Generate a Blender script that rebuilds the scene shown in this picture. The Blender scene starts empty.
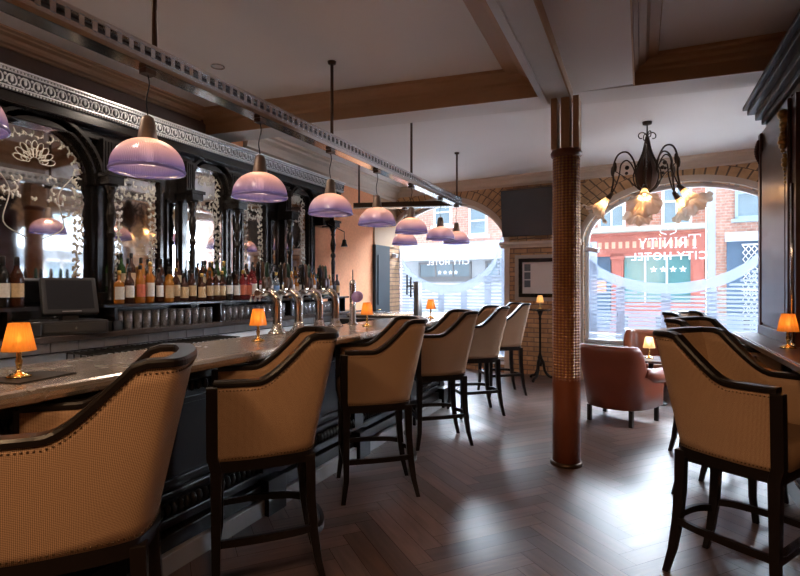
import bpy, bmesh, math, random
from mathutils import Vector, Matrix, Euler
R = math.radians
PI = math.pi
rnd = random.Random(7)
SC = bpy.context.scene
COL = SC.collection

# ------------------------------------------------------------------ materials
MATS = {}
def mat(name, col, rough=0.5, metal=0.0, var=0.12, vscale=6.0, bump=0.0, bscale=60.0,
        trans=0.0, ior=1.45, emit=None, estr=0.0, coat=0.0, spec=0.5, rvar=0.0, stretch=None, alpha=1.0):
    if name in MATS: return MATS[name]
    m = bpy.data.materials.new(name); m.use_nodes = True
    nt = m.node_tree; N = nt.nodes; L = nt.links
    p = N['Principled BSDF']
    tc = N.new('ShaderNodeTexCoord'); mp = N.new('ShaderNodeMapping')
    L.new(tc.outputs['Object'], mp.inputs['Vector'])
    if stretch: mp.inputs['Scale'].default_value = stretch
    ns = N.new('ShaderNodeTexNoise'); ns.inputs['Scale'].default_value = vscale; ns.inputs['Detail'].default_value = 5
    L.new(mp.outputs[0], ns.inputs['Vector'])
    mx = N.new('ShaderNodeMix'); mx.data_type = 'RGBA'
    a = [c*(1-var) for c in col]; b = [min(1, c*(1+var)) for c in col]
    mx.inputs[6].default_value = (*a, 1); mx.inputs[7].default_value = (*b, 1)
    L.new(ns.outputs['Fac'], mx.inputs[0]); L.new(mx.outputs[2], p.inputs['Base Color'])
    p.inputs['Roughness'].default_value = rough; p.inputs['Metallic'].default_value = metal
    p.inputs['Transmission Weight'].default_value = trans; p.inputs['IOR'].default_value = ior
    p.inputs['Coat Weight'].default_value = coat; p.inputs['Coat Roughness'].default_value = .1
    p.inputs['Specular IOR Level'].default_value = spec
    if rvar:
        mr = N.new('ShaderNodeMapRange'); mr.inputs[3].default_value = rough-rvar; mr.inputs[4].default_value = rough+rvar
        L.new(ns.outputs['Fac'], mr.inputs[0]); L.new(mr.outputs[0], p.inputs['Roughness'])
    if emit:
        p.inputs['Emission Color'].default_value = (*emit, 1); p.inputs['Emission Strength'].default_value = estr
    if bump:
        n2 = N.new('ShaderNodeTexNoise'); n2.inputs['Scale'].default_value = bscale; n2.inputs['Detail'].default_value = 3
        L.new(mp.outputs[0], n2.inputs['Vector'])
        bp = N.new('ShaderNodeBump'); bp.inputs['Strength'].default_value = bump; bp.inputs['Distance'].default_value = .01
        L.new(n2.outputs['Fac'], bp.inputs['Height']); L.new(bp.outputs[0], p.inputs['Normal'])
    MATS[name] = m
    return m

def nodes(name):
    m = bpy.data.materials.new(name); m.use_nodes = True
    N = m.node_tree.nodes; L = m.node_tree.links
    MATS[name] = m
    return m, N, L, N['Principled BSDF']

ceil_m = mat('ceiling_paint', (.74, .70, .67), .7, var=.04, vscale=1.5)
soff_m = mat('soffit_paint', (.66, .61, .57), .6, var=.05, vscale=2)
tan_m = mat('tan_moulding_paint', (.42, .26, .15), .55, var=.10, vscale=3)
corn_m = mat('cream_cornice_paint', (.60, .48, .38), .55, var=.05)
grey_m = mat('grey_girder_paint', (.60, .58, .56), .35, var=.06)
orange_m = mat('salmon_stipple_plaster', (.90, .38, .19), .8, var=.20, vscale=28, bump=.5, bscale=70)
darkwood = mat('black_stained_wood', (.012, .010, .009), .22, var=.3, vscale=12, coat=.3, stretch=(1, 1, .2))
chairwood = mat('espresso_wood', (.009, .006, .005), .30, var=.3, vscale=14, spec=.4)
mahog = mat('dark_mahogany', (.050, .014, .010), .32, var=.35, vscale=9, coat=.12, stretch=(3, 3, .4))
barblack = mat('bar_black_lacquer', (.009, .007, .007), .34, var=.3, spec=.4)
chrome = mat('polished_nickel', (.78, .76, .74), .14, 1.0, var=.06, vscale=20)
crestm = mat('silver_crest', (.92, .93, .96), .30, .45, var=.2, vscale=40)
brass = mat('brass', (.86, .60, .24), .18, 1.0, var=.08, vscale=30)
bronze = mat('dark_bronze', (.10, .06, .04), .35, .8, var=.2, vscale=20)
iron = mat('black_iron', (.022, .019, .017), .42, .7, var=.3, vscale=30)
browniron = mat('brown_wrought_iron', (.06, .038, .026), .45, .6, var=.3, vscale=30)
stone = mat('plinth_stone', (.26, .24, .235), .35, var=.15)
steel = mat('brushed_steel', (.50, .49, .48), .28, 1.0, var=.12, vscale=8, stretch=(8, 1, 8))
leather = mat('oxblood_leather', (.17, .038, .018), .40, var=.22, vscale=5, bump=.12, bscale=80, coat=.2)
leather2 = mat('chestnut_leather', (.30, .09, .04), .33, var=.22, vscale=5, bump=.12, bscale=80, coat=.15)
teal = mat('blue_grey_door_paint', (.030, .042, .052), .4, var=.1)
plastic = mat('charcoal_plastic', (.035, .035, .037), .38, var=.1)
screen = mat('dark_screen', (.022, .023, .027), .18, var=.1)
whitep = mat('white_window_paint', (.78, .78, .80), .4, var=.03)
greyframe = mat('grey_metal_frame', (.20, .20, .21), .35, .5, var=.05)
paper = mat('print_paper', (.62, .55, .52), .6, var=.04)
photo_m = mat('dark_photo_print', (.10, .10, .11), .5, var=.5, vscale=60)
mount_m = mat('stone_mount', (.42, .36, .31), .6, var=.06)
labelw = mat('bottle_label_white', (.75, .72, .66), .6, var=.25, vscale=60)
labelc = mat('bottle_label_cream', (.62, .45, .26), .6, var=.3, vscale=60)
labelr = mat('bottle_label_red', (.60, .16, .08), .6, var=.4, vscale=60)
labelb = mat('bottle_label_blue', (.16, .28, .50), .6, var=.4, vscale=60)
labelk = mat('bottle_label_black', (.03, .03, .03), .5, var=.4, vscale=60)
capk = mat('black_cap', (.02, .018, .016), .35)
capg = mat('gold_cap', (.65, .42, .12), .3, .8)
g_amber = mat('amber_bottle_glass', (.80, .32, .05), .06, trans=.6, var=.1)
g_brown = mat('brown_bottle_glass', (.07, .022, .010), .08, trans=.3, var=.1)
g_green = mat('green_bottle_glass', (.07, .16, .05), .08, trans=.45, var=.1)
g_red = mat('red_bottle_glass', (.45, .05, .05), .08, trans=.6, var=.1)
g_clear = mat('clear_bottle_glass', (.80, .86, .88), .05, trans=.85, var=.02)
g_black = mat('black_bottle_glass', (.012, .012, .012), .08, var=.1)
road_m = mat('street_asphalt', (.11, .11, .115), .8, var=.1)
pave_m = mat('street_paving', (.20, .195, .19), .8, var=.1)
redpaint = mat('terracotta_shopfront_paint', (.42, .135, .105), .5, var=.3, vscale=4)
stonecorn = mat('weathered_stone', (.42, .42, .38), .8, var=.25, vscale=3)
bluepaint = mat('slate_blue_paint', (.07, .12, .19), .5, var=.1)
shopglass = mat('shop_window_glass', (.10, .24, .25), .1, var=.35, vscale=1.2, spec=.8)
skyglass = mat('upper_window_glass', (.18, .24, .28), .08, var=.3, vscale=1.5, spec=.9)
renderw = mat('pale_render_wall', (.40, .43, .46), .8, var=.06)
whitefas = mat('white_fascia', (.66, .68, .72), .6, var=.03)
gold_m = mat('gilt_leaf', (.45, .28, .11), .3, .9, var=.2, vscale=30)
felt = mat('black_mat', (.015, .012, .012), .7)

def glass_pane():
    m, N, L, p = nodes('clear_glass_pane')
    N.remove(p)
    t = N.new('ShaderNodeBsdfTransparent'); g = N.new('ShaderNodeBsdfGlossy'); g.inputs['Roughness'].default_value = .02
    t.inputs[0].default_value = (.93, .97, 1, 1)
    fr = N.new('ShaderNodeFresnel'); fr.inputs[0].default_value = 1.3
    nz = N.new('ShaderNodeTexNoise'); nz.inputs['Scale'].default_value = 3
    mx = N.new('ShaderNodeMixShader'); L.new(fr.outputs[0], mx.inputs[0]); L.new(t.outputs[0], mx.inputs[1]); L.new(g.outputs[0], mx.inputs[2])
    L.new(mx.outputs[0], N['Material Output'].inputs[0])
    return m
pane_m = glass_pane()
def film_mat(name, op, col):
    m, N, L, p = nodes(name); N.remove(p)
    t = N.new('ShaderNodeBsdfTransparent'); d = N.new('ShaderNodeBsdfDiffuse'); tl = N.new('ShaderNodeBsdfTranslucent')
    nz = N.new('ShaderNodeTexNoise'); nz.inputs['Scale'].default_value = 40
    mr = N.new('ShaderNodeMapRange'); mr.inputs[3].default_value = op-.03; mr.inputs[4].default_value = op+.03
    L.new(nz.outputs['Fac'], mr.inputs[0])
    d.inputs[0].default_value = (*col, 1); tl.inputs[0].default_value = (*col, 1)
    a = N.new('ShaderNodeMixShader'); a.inputs[0].default_value = .75
    L.new(d.outputs[0], a.inputs[1]); L.new(tl.outputs[0], a.inputs[2])
    b = N.new('ShaderNodeMixShader'); L.new(mr.outputs[0], b.inputs[0]); L.new(t.outputs[0], b.inputs[1]); L.new(a.outputs[0], b.inputs[2])
    L.new(b.outputs[0], N['Material Output'].inputs[0])
    return m
film_m = film_mat('frosted_vinyl', .60, (.26, .29, .35))
letter_m = film_mat('white_vinyl_lettering', .92, (.95, .97, 1))

def tumbler_mat():
    m, N, L, p = nodes('tumbler_glass'); N.remove(p)
    t = N.new('ShaderNodeBsdfTransparent'); t.inputs[0].default_value = (.86, .88, .9, 1)
    g = N.new('ShaderNodeBsdfGlossy'); g.inputs['Roughness'].default_value = .06
    nz = N.new('ShaderNodeTexNoise'); nz.inputs['Scale'].default_value = 20
    lw = N.new('ShaderNodeLayerWeight'); lw.inputs[0].default_value = .65
    mx = N.new('ShaderNodeMixShader'); L.new(lw.outputs['Facing'], mx.inputs[0]); L.new(t.outputs[0], mx.inputs[1]); L.new(g.outputs[0], mx.inputs[2])
    d = N.new('ShaderNodeBsdfDiffuse'); d.inputs[0].default_value = (.9, .93, .96, 1); m2 = N.new('ShaderNodeMixShader'); m2.inputs[0].default_value = .20
    L.new(mx.outputs[0], m2.inputs[1]); L.new(d.outputs[0], m2.inputs[2]); L.new(m2.outputs[0], N['Material Output'].inputs[0])
    return m
tumb_m = tumbler_mat()

def shade_mat(name, tint, topcol, transp, ribs, ribh, gloss=.12):
    """ribbed translucent shade: a lamp inside lights it"""
    m, N, L, p = nodes(name); N.remove(p)
    tc = N.new('ShaderNodeTexCoord'); sp = N.new('ShaderNodeSeparateXYZ'); L.new(tc.outputs['Object'], sp.inputs[0])
    at = N.new('ShaderNodeMath'); at.operation = 'ARCTAN2'; L.new(sp.outputs[1], at.inputs[0]); L.new(sp.outputs[0], at.inputs[1])
    mu = N.new('ShaderNodeMath'); mu.operation = 'MULTIPLY'; mu.inputs[1].default_value = ribs; L.new(at.outputs[0], mu.inputs[0])
    sn = N.new('ShaderNodeMath'); sn.operation = 'SINE'; L.new(mu.outputs[0], sn.inputs[0])
    bp = N.new('ShaderNodeBump'); bp.inputs['Strength'].default_value = ribh; bp.inputs['Distance'].default_value = .01
    L.new(sn.outputs[0], bp.inputs['Height'])
    cm = N.new('ShaderNodeMix'); cm.data_type = 'RGBA'; cm.inputs[6].default_value = (*tint, 1); cm.inputs[7].default_value = (*topcol, 1)
    mr = N.new('ShaderNodeMapRange'); mr.inputs[1].default_value = .0; mr.inputs[2].default_value = .14; L.new(sp.outputs[2], mr.inputs[0])
    L.new(mr.outputs[0], cm.inputs[0])
    t = N.new('ShaderNodeBsdfTransparent'); tl = N.new('ShaderNodeBsdfTranslucent'); d = N.new('ShaderNodeBsdfDiffuse')
    g = N.new('ShaderNodeBsdfGlossy'); g.inputs['Roughness'].default_value = .15
    for q in (t, tl, d): L.new(cm.outputs[2], q.inputs[0])
    for q in (tl, d, g): L.new(bp.outputs[0], q.inputs['Normal'])
    a = N.new('ShaderNodeMixShader'); a.inputs[0].default_value = .35; L.new(tl.outputs[0], a.inputs[1]); L.new(d.outputs[0], a.inputs[2])
    b = N.new('ShaderNodeMixShader'); b.inputs[0].default_value = transp; L.new(a.outputs[0], b.inputs[1]); L.new(t.outputs[0], b.inputs[2])
    c = N.new('ShaderNodeMixShader'); c.inputs[0].default_value = gloss; L.new(b.outputs[0], c.inputs[1]); L.new(g.outputs[0], c.inputs[2])
    L.new(c.outputs[0], N['Material Output'].inputs[0])
    return m
purple_m = shade_mat('violet_ribbed_glass', (.13, .13, .46), (.78, .52, .52), .14, 110, .30, .12)  # warm top colour paints the bulb glow into the violet glass
amber_shade_m = shade_mat('amber_lamp_shade', (.80, .36, .08), (.80, .36, .08), .10, 30, .2, .03)
pale_shade_m = shade_mat('cream_lamp_shade', (.95, .72, .42), (.95, .72, .42), .10, 30, .2, .03)
marble_glass_m = shade_mat('mottled_cream_glass', (.70, .55, .42), (.70, .40, .18), .30, 12, .4, .12)
bulb_m = mat('warm_bulb', (1, .8, .5), emit=(1, .62, .25), estr=5)

def fabric():
    m, N, L, p = nodes('woven_tan_fabric')
    tc = N.new('ShaderNodeTexCoord')
    mp = N.new('ShaderNodeMapping'); mp.inputs['Rotation'].default_value = (0, 0, R(45)); L.new(tc.outputs['UV'], mp.inputs[0])
    ck = N.new('ShaderNodeTexChecker'); ck.inputs['Scale'].default_value = 290
    ck.inputs[1].default_value = (.54, .335, .195, 1); ck.inputs[2].default_value = (.21, .115, .060, 1)
    L.new(mp.outputs[0], ck.inputs[0])
    ns = N.new('ShaderNodeTexNoise'); ns.inputs['Scale'].default_value = 5; L.new(tc.outputs['Object'], ns.inputs['Vector'])
    mx = N.new('ShaderNodeMix'); mx.data_type = 'RGBA'; mx.blend_type = 'MULTIPLY'; mx.inputs[0].default_value = .5
    cr = N.new('ShaderNodeValToRGB'); cr.color_ramp.elements[0].color = (.75, .72, .7, 1); cr.color_ramp.elements[0].position = .3
    L.new(ns.outputs['Fac'], cr.inputs[0]); L.new(ck.outputs['Color'], mx.inputs[6]); L.new(cr.outputs[0], mx.inputs[7])
    L.new(mx.outputs[2], p.inputs['Base Color']); p.inputs['Roughness'].default_value = .75
    p.inputs['Sheen Weight'].default_value = .0; p.inputs['Sheen Roughness'].default_value = .4
    bp = N.new('ShaderNodeBump'); bp.inputs['Strength'].default_value = .25; bp.inputs['Distance'].default_value = .002
    L.new(ck.outputs['Fac'], bp.inputs['Height']); L.new(bp.outputs[0], p.inputs['Normal'])
    return m
fabric_m = fabric()

def brick(name, c1, c2, mortar, scale=1.0, w=.22, h=.075, bump=.4, uv=False):
    m, N, L, p = nodes(name)
    tc = N.new('ShaderNodeTexCoord'); sp = N.new('ShaderNodeSeparateXYZ'); cb = N.new('ShaderNodeCombineXYZ')
    L.new(tc.outputs['Object'], sp.inputs[0]); L.new(sp.outputs[0], cb.inputs[0]); L.new(sp.outputs[2], cb.inputs[1])
    b = N.new('ShaderNodeTexBrick'); L.new(cb.outputs[0], b.inputs['Vector'])
    b.inputs['Scale'].default_value = 1; b.inputs['Brick Width'].default_value = w; b.inputs['Row Height'].default_value = h
    b.inputs['Mortar Size'].default_value = .008; b.inputs['Color1'].default_value = (*c1, 1); b.inputs['Color2'].default_value = (*c2, 1)
    b.inputs['Mortar'].default_value = (*mortar, 1)
    ns = N.new('ShaderNodeTexNoise'); ns.inputs['Scale'].default_value = 12; ns.inputs['Detail'].default_value = 6
    L.new(tc.outputs['Object'], ns.inputs['Vector'])
    mx = N.new('ShaderNodeMix'); mx.data_type = 'RGBA'; mx.blend_type = 'MULTIPLY'; mx.inputs[0].default_value = .6
    cr = N.new('ShaderNodeValToRGB'); cr.color_ramp.elements[0].color = (.45, .42, .4, 1); cr.color_ramp.elements[1].color = (1.15, 1.1, 1.05, 1)
    cr.color_ramp.elements[0].position = .25; cr.color_ramp.elements[1].position = .75
    L.new(ns.outputs['Fac'], cr.inputs[0]); L.new(b.outputs['Color'], mx.inputs[6]); L.new(cr.outputs[0], mx.inputs[7])
    L.new(mx.outputs[2], p.inputs['Base Color']); p.inputs['Roughness'].default_value = .75
    bp = N.new('ShaderNodeBump'); bp.inputs['Strength'].default_value = bump; bp.inputs['Distance'].default_value = .01; bp.invert = True
    L.new(b.outputs['Fac'], bp.inputs['Height']); L.new(bp.outputs[0], p.inputs['Normal'])
    return m
brick_in = brick('buff_interior_brick', (.60, .34, .17), (.42, .23, .11), (.20, .13, .09))
brick_out = brick('red_street_brick', (.46, .20, .14), (.36, .15, .11), (.40, .32, .28), w=.23, h=.08)
brick_out2 = brick('pale_pink_street_brick', (.55, .30, .23), (.46, .24, .19), (.48, .40, .36), w=.23, h=.08)
vous_m = mat('arch_brick', (.54, .33, .17), .75, var=.5, vscale=9, bump=.3, bscale=40)
mort_m = mat('arch_mortar', (.17, .12, .08), .9)

def floor_mat():
    m, N, L, p = nodes('herringbone_oak')
    at = N.new('ShaderNodeAttribute'); at.attribute_name = 'tint'
    uv = N.new('ShaderNodeUVMap'); uv.uv_map = 'UVMap'
    mp = N.new('ShaderNodeMapping'); mp.inputs['Scale'].default_value = (2.2, 24, 1); L.new(uv.outputs[0], mp.inputs[0])
    ns = N.new('ShaderNodeTexNoise'); ns.inputs['Scale'].default_value = 1; ns.inputs['Detail'].default_value = 6; ns.inputs['Distortion'].default_value = 1.2
    L.new(mp.outputs[0], ns.inputs['Vector'])
    cr = N.new('ShaderNodeValToRGB')
    cr.color_ramp.elements[0].position = .3; cr.color_ramp.elements[0].color = (.085, .048, .040, 1)
    cr.color_ramp.elements[1].position = .72; cr.color_ramp.elements[1].color = (.165, .098, .080, 1)
    L.new(ns.outputs['Fac'], cr.inputs[0])
    mx = N.new('ShaderNodeMix'); mx.data_type = 'RGBA'; mx.blend_type = 'MULTIPLY'; mx.inputs[0].default_value = 1
    L.new(cr.outputs[0], mx.inputs[6]); L.new(at.outputs['Color'], mx.inputs[7]); L.new(mx.outputs[2], p.inputs['Base Color'])
    mr = N.new('ShaderNodeMapRange'); mr.inputs[3].default_value = .27; mr.inputs[4].default_value = .40
    L.new(ns.outputs['Fac'], mr.inputs[0]); L.new(mr.outputs[0], p.inputs['Roughness'])
    bp = N.new('ShaderNodeBump'); bp.inputs['Strength'].default_value = .14; bp.inputs['Distance'].default_value = .003
    L.new(ns.outputs['Fac'], bp.inputs['Height']); L.new(bp.outputs[0], p.inputs['Normal'])
    p.inputs['Specular IOR Level'].default_value = .6
    return m
floor_m = floor_mat()

def bartop_mat():
    m, N, L, p = nodes('pewter_bar_top')
    tc = N.new('ShaderNodeTexCoord'); ns = N.new('ShaderNodeTexNoise'); ns.inputs['Scale'].default_value = 7; ns.inputs['Detail'].default_value = 6
    L.new(tc.outputs['Object'], ns.inputs['Vector'])
    cr = N.new('ShaderNodeValToRGB'); cr.color_ramp.elements[0].color = (.46, .39, .34, 1); cr.color_ramp.elements[1].color = (.62, .55, .49, 1)
    L.new(ns.outputs['Fac'], cr.inputs[0]); L.new(cr.outputs[0], p.inputs['Base Color'])
    p.inputs['Metallic'].default_value = .75
    mr = N.new('ShaderNodeMapRange'); mr.inputs[3].default_value = .16; mr.inputs[4].default_value = .34
    L.new(ns.outputs['Fac'], mr.inputs[0]); L.new(mr.outputs[0], p.inputs['Roughness'])
    n2 = N.new('ShaderNodeTexNoise'); n2.inputs['Scale'].default_value = 5; L.new(tc.outputs['Object'], n2.inputs['Vector'])
    bp = N.new('ShaderNodeBump'); bp.inputs['Strength'].default_value = .05; bp.inputs['Distance'].default_value = .006
    L.new(n2.outputs['Fac'], bp.inputs['Height']); L.new(bp.outputs[0], p.inputs['Normal'])
    return m
bartop_m = bartop_mat()

def column_mat():
    m, N, L, p = nodes('embossed_gilt_column')
    uv = N.new('ShaderNodeUVMap'); uv.uv_map = 'UVMap'
    sp = N.new('ShaderNodeSeparateXYZ'); L.new(uv.outputs[0], sp.inputs[0])
    def M(op, a, b=None):
        q = N.new('ShaderNodeMath'); q.operation = op
        for i, v in enumerate((a, b)):
            if v is None: continue
            if isinstance(v, (int, float)): q.inputs[i].default_value = v
            else: L.new(v, q.inputs[i])
        return q.outputs[0]
    u = M('MULTIPLY', sp.outputs[0], 2*PI*12); v = M('MULTIPLY', sp.outputs[1], 2*PI*22)
    f = M('MULTIPLY', M('SINE', M('ADD', u, v)), M('SINE', M('SUBTRACT', u, v)))
    f = M('ADD', M('MULTIPLY', f, .5), .5)
    hi = N.new('ShaderNodeMapRange'); hi.inputs[1].default_value = .66; hi.inputs[2].default_value = .70; L.new(sp.outputs[1], hi.inputs[0])
    mk = M('MULTIPLY', f, hi.outputs[0])
    cr = N.new('ShaderNodeValToRGB'); cr.color_ramp.elements[0].position = .35; cr.color_ramp.elements[0].color = (.22, .060, .026, 1)
    cr.color_ramp.elements[1].position = .8; cr.color_ramp.elements[1].color = (.46, .22, .07, 1)
    L.new(mk, cr.inputs[0]); L.new(cr.outputs[0], p.inputs['Base Color'])
    mm = N.new('ShaderNodeMapRange'); mm.inputs[1].default_value = .4; mm.inputs[2].default_value = .8; mm.inputs[4].default_value = .85; L.new(mk, mm.inputs[0])
    L.new(mm.outputs[0], p.inputs['Metallic'])
    p.inputs['Roughness'].default_value = .33
    bp = N.new('ShaderNodeBump'); bp.inputs['Strength'].default_value = .8; bp.inputs['Distance'].default_value = .012
    L.new(mk, bp.inputs['Height']); L.new(bp.outputs[0], p.inputs['Normal'])
    return m
column_m = column_mat()

def mirror_mat():
    m, N, L, p = nodes('antique_mirror')
    tc = N.new('ShaderNodeTexCoord'); ns = N.new('ShaderNodeTexNoise'); ns.inputs['Scale'].default_value = 9; ns.inputs['Detail'].default_value = 8
    L.new(tc.outputs['Object'], ns.inputs['Vector'])
    cr = N.new('ShaderNodeValToRGB'); cr.color_ramp.elements[0].position = .3; cr.color_ramp.elements[0].color = (.55, .50, .45, 1)
    cr.color_ramp.elements[1].position = .55; cr.color_ramp.elements[1].color = (.86, .86, .86, 1)
    L.new(ns.outputs['Fac'], cr.inputs[0]); L.new(cr.outputs[0], p.inputs['Base Color'])
    p.inputs['Metallic'].default_value = 1; p.inputs['Roughness'].default_value = .04
    return m
mirror_m = mirror_mat()
etch_m = mat('etched_frosting', (.62, .58, .50), .5, .3, var=.1)

# ------------------------------------------------------------------ mesh helpers
class MB:
    def __init__(s): s.bm = bmesh.new(); s.uv = s.bm.loops.layers.uv.new('UVMap')
    def box(s, a, b, M=None):
        x0, y0, z0 = a; x1, y1, z1 = b
        vs = [Vector(p) for p in ((x0,y0,z0),(x1,y0,z0),(x1,y1,z0),(x0,y1,z0),(x0,y0,z1),(x1,y0,z1),(x1,y1,z1),(x0,y1,z1))]
        if M: vs = [M @ v for v in vs]
        v = [s.bm.verts.new(p) for p in vs]
        for f in ((0,3,2,1),(4,5,6,7),(0,1,5,4),(1,2,6,5),(2,3,7,6),(3,0,4,7)): s.bm.faces.new([v[i] for i in f])
        return s
    def poly(s, pts, smooth=False):
        f = s.bm.faces.new([s.bm.verts.new(p) for p in pts]); f.smooth = smooth; return f
    def prism(s, pts, d, M=None):
        """polygon pts (3D list) extruded by vector d"""
        d = Vector(d); A = [Vector(p) for p in pts]; B = [p + d for p in A]
        if M: A = [M @ p for p in A]; B = [M @ p for p in B]
        a = [s.bm.verts.new(p) for p in A]; b = [s.bm.verts.new(p) for p in B]
        n = len(a)
        s.bm.faces.new(a[::-1]); s.bm.faces.new(b)
        for i in range(n): s.bm.faces.new((a[i], a[(i+1) % n], b[(i+1) % n], b[i]))
        return s
    def lathe(s, prof, seg=24, c=(0, 0, 0), M=None, smooth=True, wave=None):
        rings = []
        for (r, z) in prof:
            ring = []
            for i in range(seg):
                t = 2*PI*i/seg
                rr = r; zz = z
                if wave: rr, zz = wave(r, z, t)
                p = Vector((c[0]+rr*math.cos(t), c[1]+rr*math.sin(t), c[2]+zz))
                if M: p = M @ p
                ring.append(s.bm.verts.new(p))
            rings.append(ring)
        z0, z1 = prof[0][1], prof[-1][1]
        for j in range(len(rings)-1):
            for i in range(seg):
                k = (i+1) % seg
                f = s.bm.faces.new((rings[j][i], rings[j][k], rings[j+1][k], rings[j+1][i])); f.smooth = smooth
                us = (i/seg, (i+1)/seg, (i+1)/seg, i/seg); va = prof[j][1]; vb = prof[j+1][1]
                for lp, uu, vv in zip(f.loops, us, (va, va, vb, vb)): lp[s.uv].uv = (uu, vv)
        if prof[0][0] > 1e-4 and not wave: s.bm.faces.new(rings[0][::-1])
        if prof[-1][0] > 1e-4 and not wave: s.bm.faces.new(rings[-1])
        return s
    def tube(s, pts, r, seg=8, caps=True, smooth=True):
        pts = [Vector(p) for p in pts]; n = len(pts)
        rs = r if isinstance(r, (list, tuple)) else [r]*n
        prev = None; rings = []
        for i, p in enumerate(pts):
            t = (pts[min(i+1, n-1)] - pts[max(i-1, 0)]).normalized()
            if prev is None:
                a = Vector((0, 0, 1)) if abs(t.z) < .9 else Vector((1, 0, 0))
                u = t.cross(a).normalized()
            else:
                u = (prev - t*prev.dot(t)).normalized()
            prev = u; w = t.cross(u)
            rings.append([s.bm.verts.new(p + (u*math.cos(2*PI*k/seg) + w*math.sin(2*PI*k/seg))*rs[i]) for k in range(seg)])
        for j in range(n-1):
            for k in range(seg):
                q = (k+1) % seg
                f = s.bm.faces.new((rings[j][k], rings[j][q], rings[j+1][q], rings[j+1][k])); f.smooth = smooth
        if caps:
            s.bm.faces.new(rings[0][::-1]); s.bm.faces.new(rings[-1])
        return s
    def sweep(s, pts, prof, closed=False, smooth=False, side=None):
        """rectangular-ish profile (list of (across, up)) swept along 3D pts, kept upright"""
        pts = [Vector(p) for p in pts]; n = len(pts); rings = []
        for i, p in enumerate(pts):
            if closed: a, b = pts[i-1], pts[(i+1) % n]
            else: a, b = pts[max(i-1, 0)], pts[min(i+1, n-1)]
            t = (b-a); h = Vector((t.x, t.y, 0))
            w = Vector((h.y, -h.x, 0)).normalized() if h.length > 1e-6 else Vector((1, 0, 0))
            k = 1.0
            if 0 < i < n-1 or closed:
                t1 = (p - pts[i-1]); t1 = Vector((t1.x, t1.y, 0))
                if t1.length > 1e-6:
                    w1 = Vector((t1.y, -t1.x, 0)).normalized(); k = 1/max(.5, w.dot(w1))
            tn = t.normalized(); up = w.cross(tn); up = up if up.z > 0 else -up
            rings.append([s.bm.verts.new(p + w*(q[0]*k) + up*q[1]) for q in prof])
        m = len(prof)
        for j in range(n if closed else n-1):
            A, B = rings[j], rings[(j+1) % n]
            for k in range(m):
                q = (k+1) % m
                f = s.bm.faces.new((A[k], A[q], B[q], B[k])); f.smooth = smooth
        if not closed:
            s.bm.faces.new(rings[0][::-1]); s.bm.faces.new(rings[-1])
        return s
    def ball(s, c, r, seg=8, rings=5, sc=(1, 1, 1)):
        c = Vector(c)
        prof = [(max(1e-5, r*math.sin(PI*i/rings)), -r*math.cos(PI*i/rings)) for i in range(rings+1)]
        M = Matrix.Translation(c) @ Matrix.Diagonal((*sc, 1))
        return s.lathe(prof, seg, M=M)
    def build(s, name, m, parent=None, bevel=0, loc=None, rz=None, smooth=False, weld=False):
        bmesh.ops.recalc_face_normals(s.bm, faces=s.bm.faces)
        if smooth:
            for f in s.bm.faces: f.smooth = True
        me = bpy.data.meshes.new(name); s.bm.to_mesh(me); s.bm.free()
        me.materials.append(m)
        o = bpy.data.objects.new(name, me); COL.objects.link(o)
        if parent: o.parent = parent
        if loc: o.location = loc
        if rz: o.rotation_euler.z = rz
        if bevel:
            b = o.modifiers.new('bevel', 'BEVEL'); b.width = bevel; b.segments = 2; b.limit_method = 'ANGLE'; b.angle_limit = R(40)
        return o

def tag(o, label=None, cat=None, group=None, kind=None):
    if label: o['label'] = label
    if cat: o['category'] = cat
    if group: o['group'] = group
    if kind: o['kind'] = kind
    return o
def struct(o): o['kind'] = 'structure'; return o
def empty(name, loc=(0, 0, 0), rz=0, label=None, cat=None, group=None, kind=None):
    o = bpy.data.objects.new(name, None); COL.objects.link(o); o.location = loc; o.rotation_euler.z = rz
    o.empty_display_size = .05
    return tag(o, label, cat, group, kind)
def kids(o): return [c for c in bpy.data.objects if c.parent == o]
def copy_tree(o, loc=None, rz=None, label=None, scale=None, parent=None):
    c = o.copy(); COL.objects.link(c)
    if parent: c.parent = parent
    if loc is not None: c.location = loc
    if rz is not None: c.rotation_euler.z = rz
    if label: c['label'] = label
    if scale: c.scale = scale
    for ch in list(o.children): copy_tree(ch, parent=c)
    return c
def light(name, parent, loc, energy, col, rad=.03, typ='POINT', **kw):
    l = bpy.data.lights.new(name, typ); l.energy = energy; l.color = col
    if typ in ('POINT', 'SPOT'): l.shadow_soft_size = rad
    for k, v in kw.items(): setattr(l, k, v)
    o = bpy.data.objects.new(name, l); COL.objects.link(o); o.location = loc
    if parent: o.parent = parent
    return o
def smoothline(pts, n=8):
    """Catmull-Rom through control points"""
    P = [Vector(p) for p in pts]; P = [2*P[0]-P[1]] + P + [2*P[-1]-P[-2]]; out = []
    for i in range(1, len(P)-2):
        for k in range(n):
            t = k/n; a, b, c, d = P[i-1], P[i], P[i+1], P[i+2]
            out.append(.5*((2*b) + (c-a)*t + (2*a-5*b+4*c-d)*t*t + (3*b-a-3*c+d)*t**3))
    out.append(P[-2]); return out

# ------------------------------------------------------------------ setting
WL, WR, YB, ZC = -4.1, 1.9, -3.2, 3.20      # left wall, right wall, rear wall behind the viewer, ceiling
P0 = Vector((-1.32, 8.42, 0)); WANG = math.atan2(-.0958, .9954)
ex = Vector((math.cos(WANG), math.sin(WANG), 0)); ey = Vector((-math.sin(WANG), math.cos(WANG), 0))
def W(x, y, z): return P0 + ex*x + ey*y + Vector((0, 0, z))   # point in the frame of the window wall

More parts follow.
